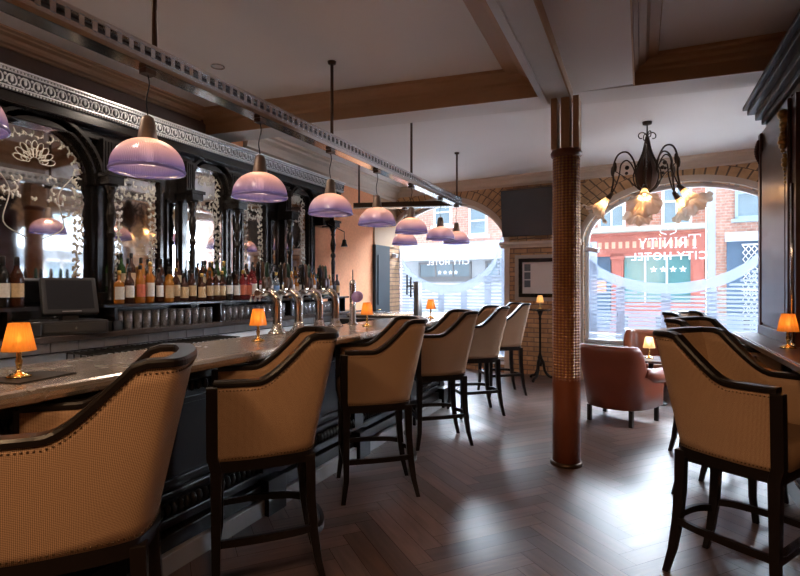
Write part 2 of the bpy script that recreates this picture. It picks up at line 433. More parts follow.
# herringbone floor
def make_floor():
    mb = MB(); bm = mb.bm; col = bm.loops.layers.color.new('tint')
    w, n = .115, 6; L_ = w*n
    x0, x1, y0, y1 = WL-.05, WR+.05, YB-.05, 8.9
    M = Matrix.Rotation(R(45+4), 2)
    def plank(cx, cy, horiz):
        a = Vector((cx, cy)); g = .0012
        if horiz: q = [(g, g), (L_-g, g), (L_-g, w-g), (g, w-g)]
        else: q = [(g, g), (w-g, g), (w-g, L_-g), (g, L_-g)]
        P = [M @ (a + Vector(t)) for t in q]
        c = sum((p for p in P), Vector((0, 0)))/4
        if not (x0-.3 < c.x+off.x < x1+.3 and y0-.3 < c.y+off.y < y1+.3): return
        P = [p + off for p in P]
        P = [Vector((min(max(p.x, x0), x1), min(max(p.y, y0), y1))) for p in P]
        vs = [bm.verts.new((p.x, p.y, 0)) for p in P]
        try: f = bm.faces.new(vs)
        except Exception: return
        k = rnd.uniform(.75, 1.18); r_ = rnd.uniform(-.05, .06)
        u0, v0 = rnd.uniform(0, 50), rnd.uniform(0, 50)
        uvs = [(0, 0), (L_, 0), (L_, w), (0, w)] if horiz else [(0, 0), (0, w), (L_, w), (L_, 0)]
        for lp, uv in zip(f.loops, uvs):
            lp[mb.uv].uv = (u0+uv[0], v0+uv[1]); lp[col] = (k*(1+r_), k, k*(1-r_), 1)
    off = Vector((-1, 3))
    Rg = 110
    for i in range(-Rg, Rg):
        # staircase herringbone: row i shifts by one width each; period 2n widths
        for j in range(-16, 16):
            plank(i*w + j*2*L_, i*w, True)
            plank(i*w + j*2*L_ - w, i*w - L_ + w + 0, False) if False else None
    for i in range(-Rg, Rg):
        for j in range(-16, 16):
            plank(i*w + L_ + j*2*L_, i*w - L_ + w, False)
    o = mb.build('floor', floor_m); struct(o)
    # dark sub-floor shows in the joints
    s = MB().box((WL-.05, YB-.05, -.12), (WR+.05, 8.9, -.003)).build('floor_base', mat('floor_joint', (.015, .01, .008), .8))
    s.parent = o
make_floor()

# left wall: salmon plaster (behind the back bar), brick pier beyond
wl = MB().box((WL-.25, YB, 0), (WL, 7.80, ZC)).build('wall_left', orange_m); struct(wl)
pier = MB().box((WL-.25, 7.80, 0), (WL, 8.98, ZC)).build('brick_return', brick_in, wl)
pier2 = MB().box((WL-.05, 7.80, 2.12), (WL+.03, 8.66, ZC-.25)).build('wall_boarding', tan_m, wl)  # brown panel painting in the shadow above the door
struct(MB().box((WR, YB, 0), (WR+.3, 5.2, ZC)).build('wall_right', mat('umber_wall_paint', (.10, .05, .035), .6)))
struct(MB().box((WL-.25, YB-.25, 0), (WR+.3, YB, ZC)).build('wall_rear', mat('umber_rear_paint', (.13, .07, .05), .6)))
struct(MB().box((WL-.25, YB-.25, ZC), (WR+.3, 9.1, ZC+.2)).build('ceiling', ceil_m))

# blue-grey door on the left wall beside the brick pier
d1 = struct(empty('door_1', (WL, 8.05, 0)))
MB().box((.0, -.27, .0), (.06, .27, 2.12)).box((.06, -.20, .2), (.075, .20, .95)).box((.06, -.20, 1.1), (.075, .20, 1.95)).build('door_leaf', teal, d1)
MB().tube([(.06, -.235, 1.02), (.11, -.235, 1.02), (.11, -.16, 1.02)], .009).build('door_handle', brass, d1)

def arch_z(op, x):
    cx, hw, sill, spr, rise = op
    t = (x-cx)/hw
    return spr + rise*math.sqrt(max(0, 1-t*t)) if abs(t) < 1 else None

def wall_openings(name, x0, x1, H, th, ops, m, y0=0, n=36):
    mb = MB(); ops = sorted(ops); cur = x0
    def solid(xa, xb, za, zb, zb0=None, zb1=None): mb.box((xa, y0, za), (xb, y0+th, zb))
    for op in ops:
        cx, hw, sill, spr, rise = op
        solid(cur, cx-hw, 0, H)
        if sill > 0: solid(cx-hw, cx+hw, 0, sill)
        xs = [cx - hw*math.cos(PI*i/n) for i in range(n+1)]
        for a, b in zip(xs, xs[1:]):
            za = arch_z(op, a) or spr; zb = arch_z(op, b) or spr
            mb.prism([(a, y0, za), (b, y0, zb), (b, y0, H), (a, y0, H)], (0, th, 0))
        cur = cx+hw
    solid(cur, x1, 0, H)
    return mb.build(name, m)
OPL = (-1.83, 1.13, .18, 2.09, .80); OPR = (1.87, 1.33, .55, 2.09, .78)
wb = wall_openings('wall_back', -2.95, 3.35, ZC, .32, [OPL, OPR], brick_in)
wb.location = P0; wb.rotation_euler.z = WANG; struct(wb)

def stars(mb, cx, z, r, y):
    pts = [(cx + (r if k % 2 == 0 else r*.42)*math.sin(PI*k/5), y, z + (r if k % 2 == 0 else r*.42)*math.cos(PI*k/5)) for k in range(10)]
    mb.prism(pts, (0, .002, 0))
def stroke(mb, a, b, w, y, sgn):
    a = Vector(a); b = Vector(b); d = (b-a).normalized(); n_ = Vector((-d.y, d.x))*w/2
    q = [a+n_, b+n_, b-n_, a-n_]
    mb.prism([(p.x*sgn, y, p.y) for p in q], (0, .002, 0))
def trinity(mb, cx, z, H, y):
    """serif word read from the street, so mirrored inside"""
    G = {'T': [((0, 1), (.8, 1), .07), ((.4, 0), (.4, 1), .14), ((.25, 0), (.55, 0), .05), ((.02, .84), (.02, 1), .06), ((.78, .84), (.78, 1), .06)],
         'R': [((.15, 0), (.15, 1), .14), ((.03, 0), (.27, 0), .05), ((.03, 1), (.45, 1), .06), ((.15, .5), (.45, .5), .05), ((.45, 1), (.58, .88), .1), ((.58, .88), (.58, .62), .13), ((.58, .62), (.45, .5), .1), ((.34, .5), (.68, 0), .13)],
         'I': [((.15, 0), (.15, 1), .14), ((.02, 0), (.28, 0), .05), ((.02, 1), (.28, 1), .05)],
         'N': [((.12, 0), (.12, 1), .07), ((.0, 0), (.24, 0), .05), ((.1, 1), (.70, 0), .14), ((.70, 0), (.70, 1), .07), ((.58, 1), (.82, 1), .05)],
         'Y': [((.38, 0), (.38, .46), .14), ((.25, 0), (.51, 0), .05), ((.38, .46), (.08, 1), .14), ((.38, .46), (.68, 1), .07), ((-.02, 1), (.2, 1), .05), ((.58, 1), (.8, 1), .05)]}
    Wd = {'T': .8, 'R': .72, 'I': .32, 'N': .84, 'Y': .78}
    word = 'TRINITY'; hs = [1.3] + [1]*5 + [1.0]
    tot = sum((Wd[c]*h + .12) for c, h in zip(word, hs)); x = -tot/2
    for c, h in zip(word, hs):
        for a, b, w in G[c]:
            A = ((x+a[0]*h)*H, z + (a[1]*h-(h-1)*.3)*H); B = ((x+b[0]*h)*H, z + (b[1]*h-(h-1)*.3)*H)
            A = (-A[0]+0, A[1]); B = (-B[0]+0, B[1])
            mbx = Vector(A); mby = Vector(B)
            stroke(mb, (mbx.x+cx, mbx.y), (mby.x+cx, mby.y), w*H*.82, y, 1)
        x += Wd[c]*h + .12
def text_mesh(s, size, y, cx, z, mirror=True, spacing=1.15, depth=.002, bold=.012):
    cu = bpy.data.curves.new('t', 'FONT'); cu.body = s; cu.size = size; cu.align_x = 'CENTER'; cu.space_character = spacing
    cu.extrude = depth/2; cu.offset = bold*size; cu.resolution_u = 3
    o = bpy.data.objects.new('t', cu); COL.objects.link(o)
    dg = bpy.context.evaluated_depsgraph_get(); me = bpy.data.meshes.new_from_object(o.evaluated_get(dg))
    bm = bmesh.new(); bm.from_mesh(me)
    for v in bm.verts:
        x, yy, zz = v.co; v.co = ((-x if mirror else x)+cx, y+zz, z+yy)
    bpy.data.objects.remove(o); bpy.data.curves.remove(cu); bpy.data.meshes.remove(me)
    return bm
def merge(mb, bm):
    me = bpy.data.meshes.new('tmp'); bm.to_mesh(me); bm.free(); mb.bm.from_mesh(me); bpy.data.meshes.remove(me)

def make_window(nm, op, bands, ell, origin, rot, lettering=True, H=.125):
    cx, hw, sill, spr, rise = op
    root = struct(empty(nm, origin, rot)); n = 40; lx = ell[0]
    yg = .17
    outline = [(cx-hw, sill)] + [(cx - hw*math.cos(PI*i/n), spr + rise*math.sin(PI*i/n)) for i in range(n+1)] + [(cx+hw, sill)]
    # frame ring
    mb = MB(); fw = .05
    inner = [(cx+(x-cx)*(1-fw/hw), z if z > sill else sill+fw) for x, z in outline]
    inner = [(x, min(z, spr + (z-spr)*(1-fw/rise)) if z > spr else z) for x, z in inner]
    for i in range(len(outline)-1):
        a, b, c, d = outline[i], outline[i+1], inner[i+1], inner[i]
        mb.prism([(a[0], yg-.03, a[1]), (b[0], yg-.03, b[1]), (c[0], yg-.03, c[1]), (d[0], yg-.03, d[1])], (0, .07, 0))
    mb.box((cx-hw, yg-.03, sill), (cx+hw, yg+.04, sill+fw))
    mb.build('window_frame', whitep, root)
    mb = MB(); mb.box((cx-hw-.02, -.03, sill-.05), (cx+hw+.02, yg-.03, sill)).build('window_sill', whitep, root)
    g = MB(); g.prism([(x, yg, z) for x, z in outline], (0, .008, 0)); g.build('glass_pane', pane_m, root)
    # frosted film: border band along a hanging curve, verticals, stripes
    ecx, ea, eb, ec = ell     # curve centre x, half width, depth, centre height
    def curve(x):
        t = (x-ecx)/ea
        return ec - eb*math.sqrt(max(0, 1-t*t)) if abs(t) < 1 else ec
    f = MB(); y = yg-.006
    xs = [cx-hw+.05 + (2*hw-.1)*i/60 for i in range(61)]
    th = .16
    for a, b in zip(xs, xs[1:]):
        za, zb = curve(a), curve(b)
        f.prism([(a, y, za-th), (b, y, zb-th), (b, y, zb), (a, y, za)], (0, .002, 0))
    def seg(xa, xb, za, zb): f.box((xa, y, za), (xb, y+.002, zb))
    for bx in bands: seg(bx-.06, bx+.06, sill+.05, curve(bx)-th+.01)
    seg(cx-hw+.05, cx-hw+.17, sill+.05, ec-th); seg(cx+hw-.12, cx+hw-.05, sill+.05, ec-th)
    z = sill+.06
    while z < ec-th:
        k = .034 if (z > 1.0) else .05
        # clip each stripe where the curve is below it
        run = None
        for x in xs:
            ok = z + k < curve(x)-th
            if ok and run is None: run = x
            if (not ok or x == xs[-1]) and run is not None:
                if x-run > .02: seg(run, x, z, z+k)
                run = None
        z += .058
    f.build('frosted_film', film_m, root)
    if lettering:
        t = MB(); trinity(t, ecx+.02, 1.97, H*1.15, yg-.008)
        merge(t, text_mesh('CITY HOTEL', H*1.25, yg-.008, ecx+.02, 1.80))
        for k in range(4): stars(t, ecx+.02 + (k-1.5)*H*1.0, 1.66, H*.40, yg-.009)
        # flourish above the name
        for s_ in (-1, 1):
            t.tube(smoothline([(ecx+.02+s_*.02, yg-.008, 2.16), (ecx+.02+s_*.10, yg-.008, 2.20), (ecx+.02+s_*.07, yg-.008, 2.28), (ecx+.02+s_*.0, yg-.008, 2.24)], 6), .006, 4)
        t.build('lettering', letter_m, root)
    return root
w1 = make_window('window_1', OPL, [-1.94, -1.5, -1.06], (-1.83, .98, .80, 2.24), P0, WANG, H=.105)
w2 = make_window('window_2', OPR, [1.04, 1.65, 2.22], (1.66, 1.25, .80, 2.26), P0, WANG)
# the third arched window, round the corner in the right wall
OP3 = (0, 1.15, .55, 2.09, .78)
W3 = Vector((WR, 6.55, 0)); 
wr = wall_openings('wall_right', -1.5, 1.35, ZC, .30, [OP3], brick_in)
wr.location = W3; wr.rotation_euler.z = -PI/2; struct(wr)
make_window('window_3', OP3, [-.45, .0, .45], (0, 1.0, .8, 2.24), W3, -PI/2, lettering=False)

# brick arches, plaster archivolts, ledge
def archivolt(nm, op, loc, rz):
    cx, hw, sill, spr, rise = op
    root = struct(empty(nm, loc, rz)); mb = MB(); bk = MB()
    def P(t, off): return (cx - (hw+off)*math.cos(t), spr + (rise+off)*math.sin(t))
    for r0, r1, n in ((.09, .22, 34), (.232, .36, 38), (.372, .50, 42)):
        for i in range(n):
            a = PI*(i+.09)/n; b = PI*(i+.91)/n
            q = [P(a, r0), P(b, r0), P(b, r1), P(a, r1)]
            if min(v[1] for v in q) > ZC-.1: continue
            q = [(x, min(z, ZC-.05)) for x, z in q]
            mb.prism([(x, -.016, z) for x, z in q], (0, .02, 0))
    mb.build('arch_bricks', vous_m, root)
    mm = MB()
    for i in range(48):
        q = [P(PI*i/48, .06), P(PI*(i+1)/48, .06), P(PI*(i+1)/48, .50), P(PI*i/48, .50)]
        mm.prism([(x, -.008, min(z, ZC-.05)) for x, z in q], (0, .01, 0))
    mm.build('arch_mortar', mort_m, root)
    for i in range(48):
        a = PI*i/48; b = PI*(i+1)/48
        q = [P(a, -.0), P(b, -.0), P(b, .085), P(a, .085)]
        bk.prism([(x, -.045, z) for x, z in q], (0, .05, 0))
        q = [P(a, .02), P(b, .02), P(b, .055), P(a, .055)]
        bk.prism([(x, -.06, z) for x, z in q], (0, .02, 0))
    bk.build('plaster_bead', corn_m, root)
    return root
archivolt('trim_1', OPL, P0, WANG); archivolt('trim_2', OPR, P0, WANG); archivolt('trim_3', OP3, W3, -PI/2)
ledge_prof = [(0, 0), (.05, 0), (.07, .03), (.12, .05), (.12, .09), (0, .09)]
lm = MB()
def ledge(mb, xa, xb, z):
    pts = [(xa, 0), (xb, 0)]
    pr = [(-p[0], p[1]+z) for p in ledge_prof]
    mb.prism([(xa, p[0], p[1]) for p in pr], (xb-xa, 0, 0))
ledge(lm, -.76, .52, 2.04); ledge(lm, -2.95, -2.90, 2.04)
# reveals / side jambs
lm.box((-.70, -.03, .0), (-.62, .02, 2.04)); lm.box((.46, -.03, 0), (.54, .02, 2.04)); lm.box((-2.96, -.03, 0), (-2.90, .12, 2.04))
struct(lm.build('trim_4', corn_m, loc=P0, rz=WANG))

# cornices: profile swept along plan lines (offset into the room is positive)
def cornice(nm, pts, m, h=.22, d=.2, z=ZC, side=1):
    prof = [(0, 0), (0, -h), (.02, -h), (.03, -h*.86), (.06, -h*.80), (.07, -h*.62), (.10*d/.2, -h*.42), (.15*d/.2, -h*.30), (.155*d/.2, -h*.2), (d, -h*.14), (d, 0)]
    prof = [(side*a, b) for a, b in prof]
    mb = MB(); mb.sweep([(x, y, z) for x, y in pts], prof)
    return struct(mb.build(nm, m))
bk_l = W(-2.95, 0, 0); bk_r = W(3.3, 0, 0)
cornice('trim_5', [(bk_l.x, bk_l.y), (bk_r.x, bk_r.y)], corn_m, .16, .15)
cornice('trim_6', [(WL, 4.62), (WL, 8.7)], corn_m, .24, .18)
cornice('trim_7', [(WR, 4.9), (WR, 8.1)], corn_m, .22, .18, side=-1)
def yf(x): return 4.45 + .10*x
# transverse beam + longitudinal soffit + girder
tb = MB(); ZS = 2.98
tb.prism([(WL, yf(WL), ZS), (WR, yf(WR), ZS), (WR, yf(WR)+.31, ZS), (WL, yf(WL)+.31, ZS)], (0, 0, ZC-ZS))
struct(tb.build('trim_8', soff_m))
GX0, GX1, CX = -.70, -.50, -.05
struct(MB().box((GX0, YB, 2.90), (GX1, 4.38, ZC)).build('trim_9', grey_m))
struct(MB().box((GX1, YB, ZS), (CX, 4.40, ZC)).build('trim_10', soff_m))
# tan painted coffer linings with their mouldings
def lining(nm, pts, side):
    prof = [(0, 0), (0, -(ZC-ZS)), (.012, -(ZC-ZS)), (.012, -.12), (.04, -.105), (.045, -.08), (.09, -.06), (.11, -.035), (.17, -.025), (.18, 0)]
    mb = MB(); mb.sweep([(x, y, ZC) for x, y in pts], [(side*a, b) for a, b in prof])
    return struct(mb.build(nm, tan_m))
lining('trim_11', [(WL, yf(WL)), (GX0, yf(GX0)), (GX0, YB)], 1)
lining('trim_12', [(CX, YB), (CX, yf(CX)), (WR, yf(WR))], 1)
cornice('trim_13', [(WL+.03, YB), (WL+.03, 3.95)], tan_m, .10, .14)
struct(MB().box((WL, YB, 2.80), (WL+.03, 4.4, ZC)).build('trim_16', mat('umber_frieze', (.12, .07, .05), .6)))  # strip darkened to paint in the shadow above the crest
struct(MB().box((GX1, YB, 2.895), (GX1+.012, 4.38, ZS)).build('trim_15', tan_m))
struct(MB().box((GX0-.02, YB, 2.888), (GX0+.03, 4.34, 2.93)).build('trim_14', grey_m))
# extractor grille in the ceiling on the right
vg = empty('ceiling_vent', (1.25, 5.35, ZC), 0, 'small square white grille in the ceiling near the mahogany cabinet', 'vent')
v = MB().box((-.16, -.14, -.02), (.16, .14, 0)); v.build('vent_frame', whitep, vg)
v = MB()
for k in range(7): v.box((-.13, -.115+k*.035, -.028), (.13, -.10+k*.035, -.02))
v.build('grille', whitep, vg)

# skirting on the brick
0 and struct(MB().box((-.62, -.02, 0), (.46, 0, .13)).build('baseboard_back', darkwood, loc=P0, rz=WANG))

# ------------------------------------------------------------------ column
colr = empty('column', (-.535, 4.33, 0), 0, 'round red and gilt embossed column standing under the ceiling girder', 'column')
MB().lathe([(.108, 0), (.108, .62), (.110, .64), (.108, .66), (.106, 2.46)], 40).build('shaft', column_m, colr)
MB().lathe([(.125, 0), (.125, .02), (.112, .03)], 32).build('base_ring', bronze, colr)
MB().lathe([(.106, 2.44), (.118, 2.455), (.122, 2.48), (.112, 2.50), (.06, 2.51)], 32).build('necking', mat('red_brown_necking', (.16, .05, .025), .4), colr)
cp = MB()
cp.box((-.105, -.10, 2.50), (-.06, .10, 2.90)).box((.06, -.10, 2.50), (.105, .10, 2.90)).box((-.03, -.09, 2.5), (.035, .09, 2.90))
cp.build('cap_boards', tan_m, colr)

# ------------------------------------------------------------------ bar stools
def chair_path(z, off=0.0, n=14):
    """plan of the shell at height z, from the left arm round the back to the right arm"""
    k = (z-.64)/.55
    fw = .245+.02*min(k, 1); bw = .212+.030*k; by = .222+.120*k
    ctrl = [(-fw, -.235), (-fw-.004, -.10), (-bw-.02, .04), (-bw, by-.085), (-bw+.035, by-.022), (-.09, by+.004), (0, by+.010),
            (.09, by+.004), (bw-.035, by-.022), (bw, by-.085), (bw+.02, .04), (fw+.004, -.10), (fw, -.235)]
    P = smoothline([(x, y, 0) for x, y in ctrl], 6)
    if off:
        Q = []
        for i, p in enumerate(P):
            t = (P[min(i+1, len(P)-1)] - P[max(i-1, 0)]).normalized(); w = Vector((t.y, -t.x, 0))
            Q.append(p + w*off)   # towards the inside for this winding
        P = Q
    return P
def rim_z(y):
    t = min(1, max(0, (y+.050)/.205))
    return .985 + .20*t**1.85
def make_stool():
    root = empty('bar_stool')
    base = chair_path(.9); n = len(base); NV = 10; TH = .05
    def shell(off, side):
        rows = []
        for j in range(NV+1):
            row = []
            for i in range(n):
                zr = rim_z(base[i].y)-.012
                z = .635 + (zr-.635)*j/NV
                p = chair_path_cached(z, off)[i]
                row.append((p.x, p.y, z))
            rows.append(row)
        return rows
    cache = {}
    def chair_path_cached(z, off):
        k = (round(z, 4), off)
        if k not in cache: cache[k] = chair_path(z, off)
        return cache[k]
    # outer / inner upholstery as closed slab
    def slab(o0, o1, name, m):
        A, B = shell(o0, 0), shell(o1, 0)
        mb = MB(); bm = mb.bm
        va = [[bm.verts.new(p) for p in r] for r in A]; vb = [[bm.verts.new(p) for p in r] for r in B]
        L_ = [0]
        for i in range(1, n): L_.append(L_[-1] + (base[i]-base[i-1]).length)
        for j in range(NV):
            for i in range(n-1):
                for V, A_ in ((va, A), (vb, B)):
                    f = bm.faces.new((V[j][i], V[j][i+1], V[j+1][i+1], V[j+1][i])); f.smooth = True
                    for lp, (a, b) in zip(f.loops, ((i, j), (i+1, j), (i+1, j+1), (i, j+1))):
                        lp[mb.uv].uv = (L_[a], A_[b][a][2])
        for j in range(NV):
            for i in (0, n-1): bm.faces.new((va[j][i], va[j+1][i], vb[j+1][i], vb[j][i]))
        for i in range(n-1):
            for j in (0, NV): bm.faces.new((va[j][i], va[j][i+1], vb[j][i+1], vb[j][i]))
        return mb.build(name, m, root)
    slab(0, .024, 'outer_back', fabric_m)
    slab(.026, .055, 'inner_back', fabric_m)
    # wooden top rail following the rim
    pts = []
    for i in range(n):
        z = rim_z(base[i].y); p = chair_path_cached(z, .026)[i]; pts.append((p.x, p.y, z))
    prof = [(-.033, -.014), (-.033, .003), (-.027, .012), (.027, .012), (.033, .003), (.033, -.014)]
    MB().sweep(pts, prof).build('top_rail', chairwood, root)
    # nailhead rows just below the rail and above the apron
    nb = MB(); step = .0135
    def row(fz):
        acc = 0; last = None
        for i in range(n-1):
            for k in range(6):
                t = k/6; y = base[i].y*(1-t)+base[i+1].y*t; z = fz(y)
                p = chair_path_cached(round(fz(base[i].y), 3), -.001)[i].lerp(chair_path_cached(round(fz(base[i+1].y), 3), -.001)[i+1], t)
                q = Vector((p.x, p.y, z))
                if last is None or (q-last).length >= step:
                    nb.ball(q, .0042, 5, 3); last = q
    row(lambda y: rim_z(y)-.030)
    nb.build('nailhead_trim', mat('aged_brass_nails', (.16, .10, .06), .3, .9), root)
    nb = MB(); row(lambda y: .650)
    nb.build('nailhead_trim', mat('aged_brass_nails', (.16, .10, .06), .3, .9), root)
    # seat
    ins = chair_path(.66, .052); ins = ins[1:-1]
    poly = [(p.x, p.y) for p in ins]; poly = [(poly[0][0]*.99, -.265), *poly, (poly[-1][0]*.99, -.265)]
    mb = MB(); bm = mb.bm; rings = []
    for z, sc in ((.64, .98), (.73, 1.0), (.752, .97), (.765, .88)):
        rings.append([bm.verts.new((x*sc, (y)*sc, z)) for x, y in poly])
    for A, B in zip(rings, rings[1:]):
        for i in range(len(A)):
            k = (i+1) % len(A); f = bm.faces.new((A[i], A[k], B[k], B[i])); f.smooth = True
    bm.faces.new(rings[-1]); bm.faces.new(rings[0][::-1])
    mb.build('seat', fabric_m, root)
    # apron
    ap = [(p.x, p.y, .615) for p in chair_path(.64, .014)]
    mb = MB(); mb.sweep(ap, [(-.016, -.025), (-.016, .025), (.016, .025), (.016, -.025)])
    mb.box((-.235, -.25, .59), (.235, -.215, .64)).build('apron', chairwood, root)
    # legs
    sq = [(-.021, -.021), (-.021, .021), (.021, .021), (.021, -.021)]
    def leg(pts, ws, name='leg'):
        mb = MB(); rings = []
        for p, w in zip(pts, ws):
            rings.append([mb.bm.verts.new((p[0]+a*w, p[1]+b*w, p[2])) for a, b in ((-1, -1), (1, -1), (1, 1), (-1, 1))])
        for A, B in zip(rings, rings[1:]):
            for i in range(4): mb.bm.faces.new((A[i], A[(i+1) % 4], B[(i+1) % 4], B[i]))
        mb.bm.faces.new(rings[0][::-1]); mb.bm.faces.new(rings[-1])
        return mb.build(name, chairwood, root, bevel=.003)
    for s in (-1, 1):
        leg([(s*.243, -.245, 0), (s*.238, -.225, .15), (s*.238, -.225, .60), (s*.245, -.24, .66), (s*.262, -.242, .975)], [.015, .018, .024, .024, .024])
        leg([(s*.200, .262, 0), (s*.192, .232, .12), (s*.186, .212, .26), (s*.180, .200, .42), (s*.178, .196, .62)], [.014, .018, .021, .022, .024])
    # stretchers
    pr = [(-.011, -.016), (-.011, .016), (.011, .016), (.011, -.016)]
    for s in (-1, 1):
        MB().sweep(smoothline([(s*.238, -.225, .27), (s*.245, -.05, .275), (s*.226, .12, .275), (s*.188, .215, .27)], 6), pr).build('stretcher', chairwood, root)
    MB().sweep(smoothline([(-.188, .215, .24), (-.11, .262, .24), (0, .275, .24), (.11, .262, .24), (.188, .215, .24)], 6), pr).build('stretcher', chairwood, root)
    MB().box((-.225, -.242, .25), (.225, -.214, .285)).build('footrest', chairwood, root)
    MB().box((-.20, -.246, .285), (.20, -.212, .289)).build('kick_plate', chrome, root)
    return root
STOOL = make_stool()
tag(STOOL, 'tan woven bar stool nearest the viewer on the left, its back filling the photo corner', 'bar stool', 'tan stools along the bar')
STOOL.location = (-1.68, 1.12, 0); STOOL.rotation_euler.z = R(-46)
bar_stools = [((-1.70, 2.08), -48, 'tan bar stool second along the bar, its legs cut by the bottom photo edge'),
              ((-1.69, 3.25), -54.7, 'tan bar stool third along the bar, below the brass lamp right of the beer taps'),
              ((-1.69, 4.48), -54, 'tan bar stool fourth along the bar, whole legs visible against the pale floor'),
              ((-1.68, 5.65), -54, 'tan bar stool second from the far end of the bar row'),
              ((-1.67, 6.83), -57, 'tan bar stool farthest along the bar, beside the iron pedestal table')]
for (x, y), a, lb in bar_stools: copy_tree(STOOL, (x, y, 0), R(a), lb)
for (x, y), a, lb in [((.445, 2.95), 59, 'large tan bar stool in the right foreground drawn up to the dark counter'),
                      ((.535, 4.055), 61, 'tan bar stool at the right counter just behind the foreground one'),
                      ((.56, 5.10), 62, 'tan bar stool at the right counter farthest back, mostly hidden, near the window')]:
    c = copy_tree(STOOL, (x, y, 0), R(a), lb); c['group'] = 'tan stools at the right counter'

# ------------------------------------------------------------------ front bar
bar = empty('bar_counter', (0, 0, 0), 0, 'long black panelled bar with a pewter grey top and beaded plinth', 'bar counter')
YE = 6.35
def barpoly(xo, xi, ye, xe):
    """plan: long run then return towards the left wall"""
    return [(xo, -1.2), (xo, ye-.45), (xo-.06, ye-.22), (xo-.22, ye), (xe, ye-.28), (xe, ye-.80), (xi, ye-.62), (xi, -1.2)]
tp = barpoly(-1.88, -2.50, YE+.25, -3.45)
mb = MB(); mb.prism([(x, y, 1.015) for x, y in tp], (0, 0, .055)); mb.build('bar_top', bartop_m, bar, bevel=.02)
bp_ = barpoly(-2.20, -2.46, YE-.02, -3.44)
mb = MB(); mb.prism([(x, y, .0) for x, y in bp_], (0, 0, 1.015)); mb.build('bar_body', barblack, bar)
fr = MB()
fr.box((-2.20, -1.2, .93), (-2.12, YE-.4, 1.012)); fr.box((-2.20, -1.2, .88), (-2.16, YE-.4, .93))
fr.box((-2.20, -1.2, .20), (-2.15, YE-.4, .25)); fr.box((-2.20, -1.2, .34), (-2.17, YE-.4, .37))
fr.build('panel_mouldings', barblack, bar, bevel=.006)
fr = MB(); fr.box((-2.20, -1.2, .0), (-2.10, YE-.4, .10)); fr.build('plinth', stone, bar, bevel=.004)
fr = MB(); fr.box((-2.20, -1.2, .10), (-2.13, YE-.4, .18)); fr.build('skirting', barblack, bar, bevel=.006)
# gadroon bead row as a moulding
gb = MB(); y = -.6
while y < YE-.45:
    gb.ball((-2.155, y, .295), .028, 6, 4, sc=(.9, .62, 1.3)); y += .042
gb.build('gadroon_moulding', barblack, bar)
gb = MB(); y = -.6
while y < YE-.45:
    gb.ball((-2.125, y, .90), .022, 6, 4, sc=(.8, .8, 1.3)); y += .045
gb.build('bead_moulding', barblack, bar)
for i, y in enumerate([.35, 1.5, 2.65, 3.8, 4.95, 5.8]):
    p = MB(); p.box((-2.20, y-.07, .25), (-2.13, y+.07, .88)); p.box((-2.13, y-.045, .42), (-2.115, y+.045, .78))
    p.box((-2.20, y-.09, .0), (-2.07, y+.09, .22))
    p.sweep([(-2.13, y, .88), (-2.131, y, .881)], [(0, 0), (0, .01), (.01, .01)]) if False else None
    # scroll bracket under the top
    q = smoothline([(-2.13, y, .62), (-2.08, y, .68), (-2.06, y, .80), (-2.00, y, .90), (-1.97, y, .985)], 6)
    p.tube(q, [.03]*len(q), 8); p.ball((-2.09, y, .66), .035, 8, 6)
    p.build('pilaster', barblack, bar, bevel=.004)
for ya, yb in [(.45, 1.4), (1.6, 2.55), (2.75, 3.7), (3.9, 4.85), (5.05, 5.7)]:
    p = MB(); x = -2.175
    for (a, b, c, d) in ((ya, yb, .40, .43), (ya, yb, .80, .83)): p.box((-2.20, a, c), (x, b, d))
    p.box((-2.20, ya, .40), (x, ya+.03, .83)); p.box((-2.20, yb-.03, .40), (x, yb, .83))
    p.build('raised_panel', barblack, bar, bevel=.004)
# inner worktop under the bar, staff side
iw = MB(); iw.box((-2.85, .2, .80), (-2.5, 5.4, .84)); iw.build('staff_shelf', steel, bar)

# ------------------------------------------------------------------ back counter
bc = empty('back_counter', (0, 0, 0), 0, 'dark back counter along the left wall with tiled edge and steel sink units', 'counter')
MB().box((-4.08, -1.0, 1.035), (-3.60, 6.5, 1.08)).build('worktop', mat('dark_stone_top', (.06, .045, .04), .25, coat=.3), bc, bevel=.008)
MB().box((-4.08, -1.0, 0), (-3.66, 6.5, 1.035)).build('carcass', barblack, bc)
tl = MB(); y = -.9
while y < 6.3: tl.box((-3.66, y, .965), (-3.645, y+.19, 1.03)); y += .195
tl.build('tile_upstand', mat('glazed_grey_tile', (.22, .22, .23), .15, var=.2), bc)
st = MB(); st.box((-3.66, -1.0, .84), (-3.22, 2.55, .90)); st.box((-3.66, 2.62, .84), (-3.22, 5.9, .90))
st.box((-3.66, -1.0, .90), (-3.62, 5.9, .955)); st.box((-3.64, -1, .10), (-3.26, 5.9, .84))
st.build('sink_unit', steel, bc, bevel=.004)
rk = MB(); y = 2.3
while y < 3.7: rk.tube([(-3.60, y, .90), (-3.60, y, .955), (-3.32, y, .955), (-3.32, y, .90)], .006, 5); y += .05
rk.build('drainer_rack', iron, bc)

# ------------------------------------------------------------------ back bar
XM = -4.0
bb = empty('back_bar', (0, 0, 0), 0, 'tall black carved back bar with arched etched mirrors and silver crest', 'back bar')
MB().box((-4.09, .2, 1.08), (XM-.02, 5.95, 2.74)).build('back_panel', darkwood, bb)
MB().box((-4.09, .2, 2.66), (-3.84, 6.34, 2.76)).box((-4.09, .2, 2.58), (-3.92, 6.30, 2.66)).build('frieze', darkwood, bb, bevel=.008)
